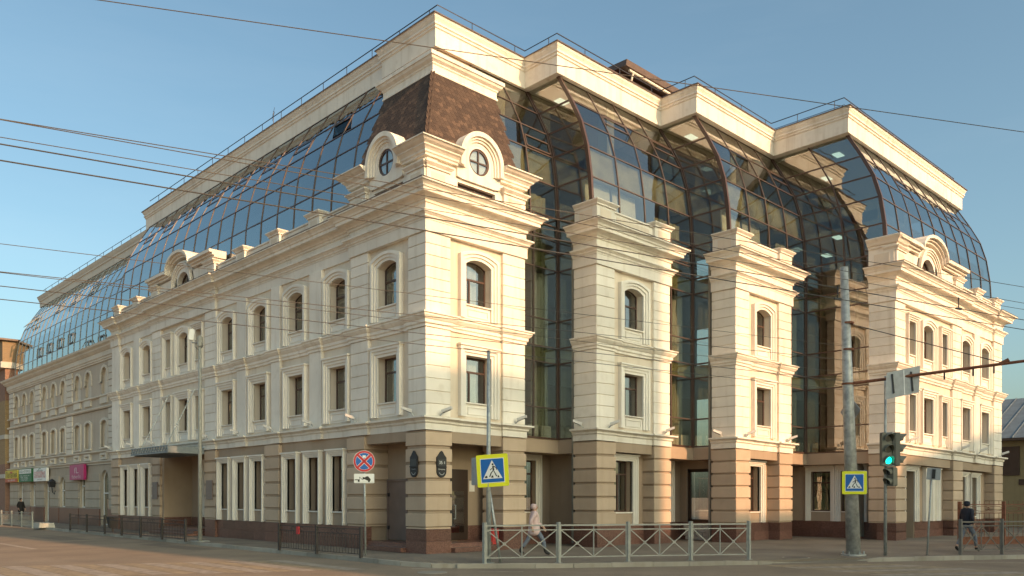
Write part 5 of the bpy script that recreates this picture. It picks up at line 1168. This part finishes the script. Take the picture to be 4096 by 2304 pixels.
for x in (-.28, .28): part('sign_bracket', M['black'], sb, lambda q: q.prism(off(r, P_), [(x - .02, -.3), (x + .02, -.3), (x + .03, .3), (x - .01, .3)], .0, .04))
part('sign_seam', M['signwhite'], sb, lambda q: q.prism(off(r, P_), [(.02, -.38), (.05, -.38), (.1, .38), (.07, .38)], .0, .006))
P_ = SP(-9.7, 9.8, 4.66, yaw=-.9); part('diamond_sign', M['signback'], r, lambda q: q.prism(off(r, P_), [(0, -.48), (.48, 0), (0, .48), (-.48, 0)], -.02, 0))
crossing_sign(off(r, SP(-10.05, 9.35, 2.33, yaw=.08, roll=R(0))), r, .365)
P_ = SP(-10.0, 9.9, 2.36, yaw=1.0); part('second_plate', M['signback'], r, lambda q: q.prism(off(r, P_), rrect(.37, .37, .03), -.02, 0))
# traffic light
r = pole('traffic_light', 'traffic light showing green beside the thick mast', (-10.6, 10.35, 0), (-10.6, 10.35, 5.75), .055, .035, M['galv'], 'traffic light')
def signal_head(P, n, w, h, lit, dirn=1):
    hd = part('signal_head', M['tlbody'], r, lambda q: (q.prism(P, rrect(w, h, .03), -.14, .0), q.prism(P, rrect(w * .85, h * .96, .03), -.2, -.141)))
    for i in range(n):
        y = h - (2 * h / n) * (i + .5); rr = min(w * .78, h / n * .8)
        part('signal_lens', M['green'] if lit == i else M['lens'], hd, lambda q: q.prism(P, [(rr * .82 * math.cos(t), y + rr * .82 * math.sin(t)) for t in [k * math.pi / 10 for k in range(20)]], .0, .015))
        ang = [math.pi * (-.15 + 1.3 * k / 14) for k in range(15)]; mm = MB(); ln = .22
        for k in range(14):
            p = []
            for t in (ang[k], ang[k + 1]):
                for rad in (rr, rr + .012):
                    for o_ in (0, ln * (.45 + .55 * max(0, math.sin(t)))): p.append(P(rad * math.cos(t), o_, y + rad * math.sin(t) - (.02 if o_ else 0)))
            mm.add(p, [(0, 1, 5, 4), (2, 6, 7, 3), (1, 3, 7, 5), (0, 4, 6, 2)])
        mm.build('visor', M['tlbody'], hd, weld=True)
    return hd
signal_head(off(r, SP(-10.75, 10.2, 3.4, yaw=.55)), 3, .2, .53, 2)
signal_head(off(r, SP(-10.95, 10.55, 3.4, yaw=1.75)), 3, .2, .53, -1)
signal_head(off(r, SP(-10.75, 10.3, 2.52, yaw=-.75)), 2, .16, .3, -1)
part('head_bracket', M['galv'], r, lambda q: (q.box(lambda s, o, z: Vector((s, o, z)), -.2, .25, -.3, .05, 3.9, 3.93), q.box(lambda s, o, z: Vector((s, o, z)), -.2, .25, -.3, .05, 2.86, 2.89)))
r = pole('leaning_sign_post', 'leaning thin post with a small sign seen from behind, right of the traffic light', (-11.47, 11.45, 0), (-11.5, 11.75, 2.72), .03, .03, M['galv'], 'sign post')
P_ = SP(-11.6, 11.65, 2.62, roll=R(-4)); sb = part('sign_plate', M['signback'], r, lambda q: q.prism(off(r, P_), rrect(.2, .19, .02), -.02, 0)); part('sign_bracket', M['black'], sb, lambda q: q.prism(off(r, P_), [(-.05, -.15), (.05, -.15), (.05, .15), (-.05, .15)], .0, .03))
# camera pole on the left
r = pole('camera_pole', 'slender light pole with a white camera box before the left front', (12.68, -2.17, 0), (12.68, -2.17, 8.65), .09, .06, M['fencew'], 'pole')
part('base_plate', M['galv'], r, lambda q: q.box(lambda s, o, z: Vector((s, o, z)), -.3, .3, -.3, .3, 0, .03))
part('camera_arm', M['fencew'], r, lambda q: q.tube([Vector((0, 0, 8.35)), Vector((-.12, .5, 8.4))], .035, 8)); part('clamp', M['fencew'], r, lambda q: q.tube([Vector((0, 0, 8.2)), Vector((0, 0, 8.6))], .11, 10))
P_ = SP(13.25, -2.3, 8.75, roll=R(-8)); part('camera_box', M['signwhite'], r, lambda q: q.prism(off(r, P_), rrect(.1, .23, .04), -.14, .06))
part('loop_cable', M['wire'], r, lambda q: q.tube([Vector((-.05, .35, 8.5)), Vector((-.08, .3, 8.2)), Vector((0, .05, 8.0)), Vector((.05, -.15, 8.2)), Vector((0, -.02, 8.55))], .012, 5))
# bins and block
r = part('litter_bin', M['bin'], None, lambda q: q.tube([G(.25, 3.2, .2), G(.25, 3.2, .75)], .2, 16)); tag(r, 'red litter bin by the corner block, behind the fence', 'bin'); part('stand', M['fenced'], r, lambda q: (q.bar(G(.25, 3.02, 0), G(.25, 3.02, .7), .03, .03), q.bar(G(.25, 3.38, 0), G(.25, 3.38, .7), .03, .03), q.bar(G(.25, 3.02, .1), G(.25, 3.38, .1), .03, .03)))
r = part('litter_bin', M['black'], None, lambda q: q.hexa([G(24, -2.1, .25), G(24.3, -2.1, .25), G(24.3, -1.8, .25), G(24, -1.8, .25)], [G(23.9, -2.2, .85), G(24.4, -2.2, .85), G(24.4, -1.7, .85), G(23.9, -1.7, .85)])); tag(r, 'black litter bin behind the long dark picket fence', 'bin'); part('stand', M['fenced'], r, lambda q: q.tube([G(24.15, -1.95, 0), G(24.15, -1.95, .3)], .04, 8))
r = part('concrete_block', M['concrete'], None, lambda q: q.hexa([G(34.2, -2.9, 0), G(35.6, -2.9, 0), G(35.6, -2.0, 0), G(34.2, -2.0, 0)], [G(34.25, -2.85, .28), G(35.55, -2.85, .28), G(35.55, -2.05, .28), G(34.25, -2.05, .28)])); tag(r, 'pale concrete block lying on the pavement beside the grey fence', 'concrete block')
# address plaques on the corner pier
def plaque(P, c, lab, full):
    prof = [(-.2, 2.75), (-.2, 3.2), (-.12, 3.28), (-.05, 3.38), (0, 3.42), (.05, 3.38), (.12, 3.28), (.2, 3.2), (.2, 2.75)] + [(.2 * math.cos(t), 2.75 - .2 * math.sin(t) * 1.1) for t in [k * math.pi / 8 for k in range(1, 8)]]
    o = part('address_plaque', M['black'], None, lambda q: q.prism(P, [(c + x, z) for x, z in prof], .045, .09)); tag(o, lab, 'plaque', 'black plaques on the corner pier')
    part('number_field', plain('dark_enamel', (.035, .035, .035), .4), o, lambda q: q.box(P, c - .17, c + .17, .09, .1, 2.9, 3.14)); part('hood', M['black'], o, lambda q: q.box(P, c - .18, c + .18, .09, .13, 2.86, 2.9))
    return o
o = plaque(PR, .6, 'black oval house plaque with number 35 on the right face of the corner pier', 1)
text('35', .15, PR, .55, 3.02, .102, M['signwhite'], o); text('Е', .1, PR, .71, 3.02, .102, M['signwhite'], o); text('Бутлерова', .055, PR, .6, 2.8, .092, M['signwhite'], o)
P_ = lambda s, o_, z: PL(-s, o_, z)
o = plaque(P_, -.55, 'black oval plaque without a number on the left face of the corner pier', 0); text('Пушкина', .055, P_, -.55, 2.8, .092, M['signback'], o)
for PP, o_c in ((PR, .6), (P_, -.55)):
    part('arc_print', M['signback'], bpy.data.objects['address_plaque' if PP is PR else 'address_plaque.001'], lambda q: q.ribbon(PP, [(o_c + .1 * math.cos(t), 2.73 + .1 * math.sin(t)) for t in [math.pi * (1.1 + .8 * k / 8) for k in range(9)]], [(o_c + .12 * math.cos(t), 2.73 + .12 * math.sin(t)) for t in [math.pi * (1.1 + .8 * k / 8) for k in range(9)]], .09, .093))
# floodlights along the ledge
fl0 = empty('floodlight')
part('shell', M['flood'], fl0, lambda q: q.hexa([Vector((-.13, -.06, .12)), Vector((.13, -.06, .12)), Vector((.11, -.52, .3)), Vector((-.11, -.52, .3))], [Vector((-.14, -.02, .26)), Vector((.14, -.02, .26)), Vector((.1, -.5, .42)), Vector((-.1, -.5, .42))]))
part('bracket', M['galv'], fl0, lambda q: q.bar(Vector((0, .05, -.0)), Vector((0, -.1, .16)), .05, .05)); part('lens', M['lens'], fl0, lambda q: q.hexa([Vector((-.1, -.09, .112)), Vector((.1, -.09, .112)), Vector((.09, -.45, .26)), Vector((-.09, -.45, .26))], [Vector((-.1, -.09, .118)), Vector((.1, -.09, .118)), Vector((.09, -.45, .266)), Vector((-.09, -.45, .266))]))
FLS = [('L', 0, 0, .55, 'left face of the corner pier'), ('L', 0, 0, 4.0, 'first stone pilaster left of the corner'), ('L', 0, 0, 7.05, 'second pilaster left of the corner'), ('L', 0, 0, 10.3, 'third pilaster left of the corner'), ('L', 0, 0, 13.4, 'fourth pilaster left of the corner'),
       ('L', 0, 0, 16.7, 'stone pilaster right of the entrance canopy'), ('L', 0, 0, 23.4, 'stone pilaster left of the entrance canopy'), ('L', 0, 0, 26.4, 'last but one pilaster of the left front'), ('L', 0, 0, 30.0, 'far left end pilaster of the left front'),
       ('R', 0, 0, .55, 'right face of the corner pier'), ('R', 0, 0, 4.0, 'right pilaster of the corner block'), ('L', -1.5, 6.77, .6, 'left flank of the second block'), ('R', -1.5, 6.77, .6, 'left pilaster of the second block'), ('R', -1.5, 6.77, 4.05, 'right pilaster of the second block'),
       ('L', -3.3, 13.29, .6, 'left flank of the third block'), ('R', -3.3, 13.29, .65, 'left pilaster of the third block'), ('R', -3.3, 13.29, 4.05, 'right pilaster of the third block'), ('R', u4, v4, 1.2, 'left pilaster of the last block'), ('R', u4, v4, 7.4, 'middle stone pilaster of the last block'), ('R', u4, v4, 9.9, 'plain pilaster of the last block'), ('R', u4, v4, 13.2, 'right end pilaster of the last block')]
for i, (kd, uu, vv, s, ds) in enumerate(FLS):
    o = fl0 if i == 0 else copytree(fl0)
    P_ = (FL if kd == 'L' else FR)(uu, vv); o.location = P_(s, .12, 4.58); tilt = R(35) if kd == 'R' else R(-35)
    o.rotation_euler = (0, 0, (R(-90) if kd == 'L' else 0) + tilt); o.scale = (.72, .72, .72); tag(o, 'white floodlight on the ledge, ' + ds, 'floodlight', 'floodlights along the ledge')
# ================================================================= overhead wires
WR = [('highest thin wire crossing the sky above the roof', (-10.02, -13.17, 8.6), (-17.27, .58, 8.6), .007, 'wirelight'), ('uppermost of the five wires crossing the corner tower', (-9.08, -14.15, 7), (-15.68, 6.27, 7), .007, 'wirelight'),
      ('second wire from the top of the five crossing the corner tower', (-9.32, -14.2, 6.9), (-15.28, 7.73, 6.9), .007, 'wirelight'), ('middle wire of the five crossing the corner tower', (-9.5, -14.24, 6.6), (-15.47, 7.02, 6.6), .006, 'wirelight'),
      ('upper thick dark contact wire crossing the corner tower cornice', (-10.35, -14.42, 6.2), (-15.68, 6.29, 6.2), .0095, 'wire'), ('lower thick dark contact wire crossing the corner tower cornice', (-10.64, -14.48, 5.9), (-15.78, 5.94, 5.9), .0095, 'wire'),
      ('thin wire from the left edge over the third floor windows to the mast', (-6.84, -13.67, 5.9), (-11.81, 4.97, 5.9), .0055, 'wirelight'), ('second of the lower wires running to the mast', (-5.79, -13.45, 5.7), (-11.33, 5.98, 5.7), .007, 'wirelight'),
      ('third of the lower wires running to the mast', (-6.17, -13.53, 5.6), (-10.55, 7.63, 5.6), .006, 'wirelight'), ('fourth of the lower wires running to the mast', (-5.6, -13.41, 5.5), (-10.01, 8.78, 5.5), .008, 'wire'), ('lowest of the wires running to the mast', (-4.98, -13.28, 5.4), (-9.37, 10.13, 5.4), .008, 'wire')]
for i, (lab, a, b, r_, m_) in enumerate(WR):
    A, Bq = Gp(a), Gp(b); d_ = Bq - A; e0 = A - d_ * (.9 if i else .9); e1 = Bq + d_ * (.9 if i < 6 else .0)
    n = 12; L_ = (e1 - e0).length
    o = part('overhead_wire', M[m_], None, lambda q: q.tube([e0.lerp(e1, t / n) for t in range(n + 1)], r_, 5)); tag(o, lab, 'wire', 'overhead wires')
    if i in (4, 5):
        c = Bq + d_ * (-.12 if i == 4 else -.31); part('wire_hanger', M['black'], o, lambda q: (q.bar(c, c + Vector((0, 0, .26)), .018, .018), q.bar(c - d_.normalized() * .1, c + d_.normalized() * .1, .035, .04)))
# ================================================================= people
def skinned(name, chains, mat, par, sub=1):
    vs, es, rs, key = [], [], [], {}
    for ch in chains:
        prev = None
        for p, r_ in ch:
            k = tuple(round(c, 4) for c in p)
            if k not in key: key[k] = len(vs); vs.append(p); rs.append(r_)
            i = key[k]
            if prev is not None and prev != i: es.append((prev, i))
            prev = i
    me = bpy.data.meshes.new(name); me.from_pydata(vs, es, [])
    me.materials.append(mat); o = link(name, me, par); o.modifiers.new('skin', 'SKIN').use_smooth_shade = True
    if not me.skin_vertices:
        bm = bmesh.new(); bm.from_mesh(me); bm.verts.layers.skin.verify(); bm.to_mesh(me); bm.free()
    for i, r_ in enumerate(rs):
        s = me.skin_vertices[0].data[i]; s.radius = (r_, r_) if not isinstance(r_, tuple) else r_; s.use_root = (i == 0)
    s = o.modifiers.new('sub', 'SUBSURF'); s.levels = sub; s.render_levels = sub
    return o
def hand(w, d, sgn):
    "five unequal bent fingers rooted in the palm; w wrist, d unit direction"
    w = Vector(w); d = Vector(d).normalized(); side = Vector((sgn * .35, .94, 0)).normalized(); palm = w + d * .075; out = [[(tuple(w), .026), (tuple(palm), .032)]]
    for k, (off_, ln) in enumerate(((-.03, .062), (-.01, .075), (.01, .08), (.03, .068))):
        b = palm + side * off_ + d * .005; m_ = b + d * ln * .55 + Vector((-sgn * .01, 0, 0)); t = m_ + d * ln * .4 + Vector((-sgn * .025, 0, 0)); out.append([(tuple(palm), .032), (tuple(b), .012), (tuple(m_), .009), (tuple(t), .008)])
    b = w + d * .03 + side * .035; out.append([(tuple(w), .026), (tuple(b), .012), (tuple(b + d * .045 + side * .02), .009)])
    return out
def person(loc, heading, label, hgt, stride, coat, legs, boots, head_mat, hat=None, long_coat=True, armsw=.25):
    r = empty('person', loc, heading); tag(r, label, 'person'); k = hgt / 1.70
    S = lambda x, y, z: (x * k, y * k, z * k)
    hip = lambda s: S(s * .085, 0, .90)
    fw = lambda s: stride * s
    kn = lambda s: S(s * .09, fw(s) * .24 + .05, .50); an = lambda s: S(s * .09, fw(s) * .42 - .05, .09 + (.05 if s < 0 else 0)); to = lambda s: S(s * .10, fw(s) * .42 + .10, .035 + (.02 if s < 0 else 0))
    sh = lambda s: S(s * .17, 0, 1.39); el = lambda s: S(s * .24, -s * armsw * .5 - .04, 1.12); wr = lambda s: S(s * .22, -s * armsw + .12, .92)
    body = [[(S(0, 0, .93), .13), (S(0, .0, 1.12), .115), (S(0, 0, 1.30), .13), (S(0, .005, 1.43), .055), (S(0, .02, 1.50), .06), (S(0, .035, 1.575), .085), (S(0, .03, 1.655), .07)]]
    body += [[(S(0, .035, 1.575), .085), (S(0, .125, 1.56), .016)]]
    for s in (-1, 1):
        body += [[(S(0, 0, 1.30), .13), (sh(s), .055), (el(s), .042), (wr(s), .03)], [(S(0, 0, .93), .13), (hip(s), .085), (kn(s), .058), (an(s), .04), (to(s), .035)]]
        w = Vector(wr(s)); body += [[(tuple(w), .03)] + h[1:] if h[0][0] == tuple(w) else h for h in hand(wr(s), Vector((0, .35, -1)), s)]
    b = skinned('body', body, M['skin'], r, 1)
    ct = [[(S(0, 0, 1.0), (.205, .19)), (S(0, 0, 1.15), (.19, .18)), (S(0, -.005, 1.31), (.185, .165)), (S(0, 0, 1.42), .095), (S(0, .01, 1.46), .08)]]
    if long_coat: ct[0] = [(S(0, 0, .62), (.25, .25)), (S(0, 0, .8), (.235, .23))] + ct[0]
    else: ct[0] = [(S(0, 0, .86), (.175, .15))] + ct[0]
    for s in (-1, 1): ct.append([(S(0, -.005, 1.31), .15), (sh(s), .08), (el(s), .066), (tuple(Vector(el(s)).lerp(Vector(wr(s)), .9)), .052)])
    skinned('coat', ct, coat, b, 1)
    lg = [[(hip(s), .105), (kn(s), .075), (tuple(Vector(kn(s)).lerp(Vector(an(s)), .8)), .055)] for s in (-1, 1)]; lg.append([(hip(-1), .105), (S(0, 0, .92), .13), (hip(1), .105)]); skinned('trousers', lg, legs, b, 1)
    for s in (-1, 1): skinned('boot', [[(tuple(Vector(kn(s)).lerp(Vector(an(s)), .35 if long_coat else .8)), .062), (an(s), .055), (to(s), .045)]], boots, b, 1)
    if hat is not None: skinned(hat[0], [[(S(0, -.03, 1.50), .085), (S(0, -.015, 1.60), .118), (S(0, .0, 1.67), .10), (S(0, .005, 1.70), .06)]], head_mat, b, 1)
    for s in (-1, 1): part('eye', M['ink'], b, lambda q: q.box(lambda a, o, z: Vector(S(s * .032 + a, .112 + o, 1.585 + z)), -.011, .011, -.006, .006, -.006, .006))
    part('mouth', M['signred'], b, lambda q: q.box(lambda a, o, z: Vector(S(a, .108 + o, 1.525 + z)), -.02, .02, -.005, .005, -.004, .004))
    return r
hd = math.atan2(T2.y, T2.x) - math.pi / 2
person(G(-2.78, 2.25, .0), hd, 'person in a pale pink hat and long pink coat striding behind the white fence', 1.66, 1.0, M['pink'], M['jeans'], M['boots'], M['pink'], hat=('knit_hat',))
person(G(-11.75, 14.2, .0), hd + .25, 'person in a dark hooded jacket and jeans walking away behind the right fence', 1.74, .9, M['navy'], M['jeans'], M['boots'], M['navy'], hat=('hood',), long_coat=False, armsw=.1)
person(G(51.0, .05, .0), R(200), 'person in dark winter clothes standing at far left by the brick wall', 1.76, .15, M['darkcoat'], M['darkcoat'], M['boots'], M['darkcoat'], hat=('hood',), armsw=.05)
# ================================================================= unseen blocks behind the viewer, added and shaped to shade walls and road
SH = 84.0; te = math.tan(SUN_EL); ta = math.tan(SUN_AZ)
def shade(va, vb, ztop, uref, name='shade_block', gable=0.0):
    "added unseen block; its height sets where the shadow ends"
    h = ztop + (SH + uref) * te; a = va + (SH + uref) * ta; b = vb + (SH + uref) * ta
    o = empty(name); struct(o)
    part('wall', M['far'], o, lambda q: q.box(G, -SH - 12, -SH, a, b, -.2, h - gable))
    part('roof', M['roofmetal'], o, lambda q: q.add([G(-SH - 12, a, h - gable), G(-SH, a, h - gable), G(-SH, b, h - gable), G(-SH - 12, b, h - gable), G(-SH - 12, (a + b) / 2, h), G(-SH, (a + b) / 2, h)], [(0, 1, 5, 4), (1, 2, 5), (2, 3, 4, 5), (0, 4, 3), (0, 3, 2, 1)] if gable else [(0, 1, 2, 3)]))
    n = int((b - a) / 2.4)
    for i in range(n):
        for j in range(int((h - 3) / 3.4)):
            part('window', M['lens'], o, lambda q: q.box(G, -SH - .02, -SH + .03, a + 1 + i * 2.4, a + 2.1 + i * 2.4, 1.5 + j * 3.4, 3.2 + j * 3.4))
    return o
shade(-.4, 5.7, 6.4, 0); shade(-4.15, -.4, 17.0, 0); shade(5.7, 10.75, 13.2, -1.5); shade(10.75, 20.3, 1.3, -3.3); shade(20.3, 46, 5.6, -7.05, gable=2.2)
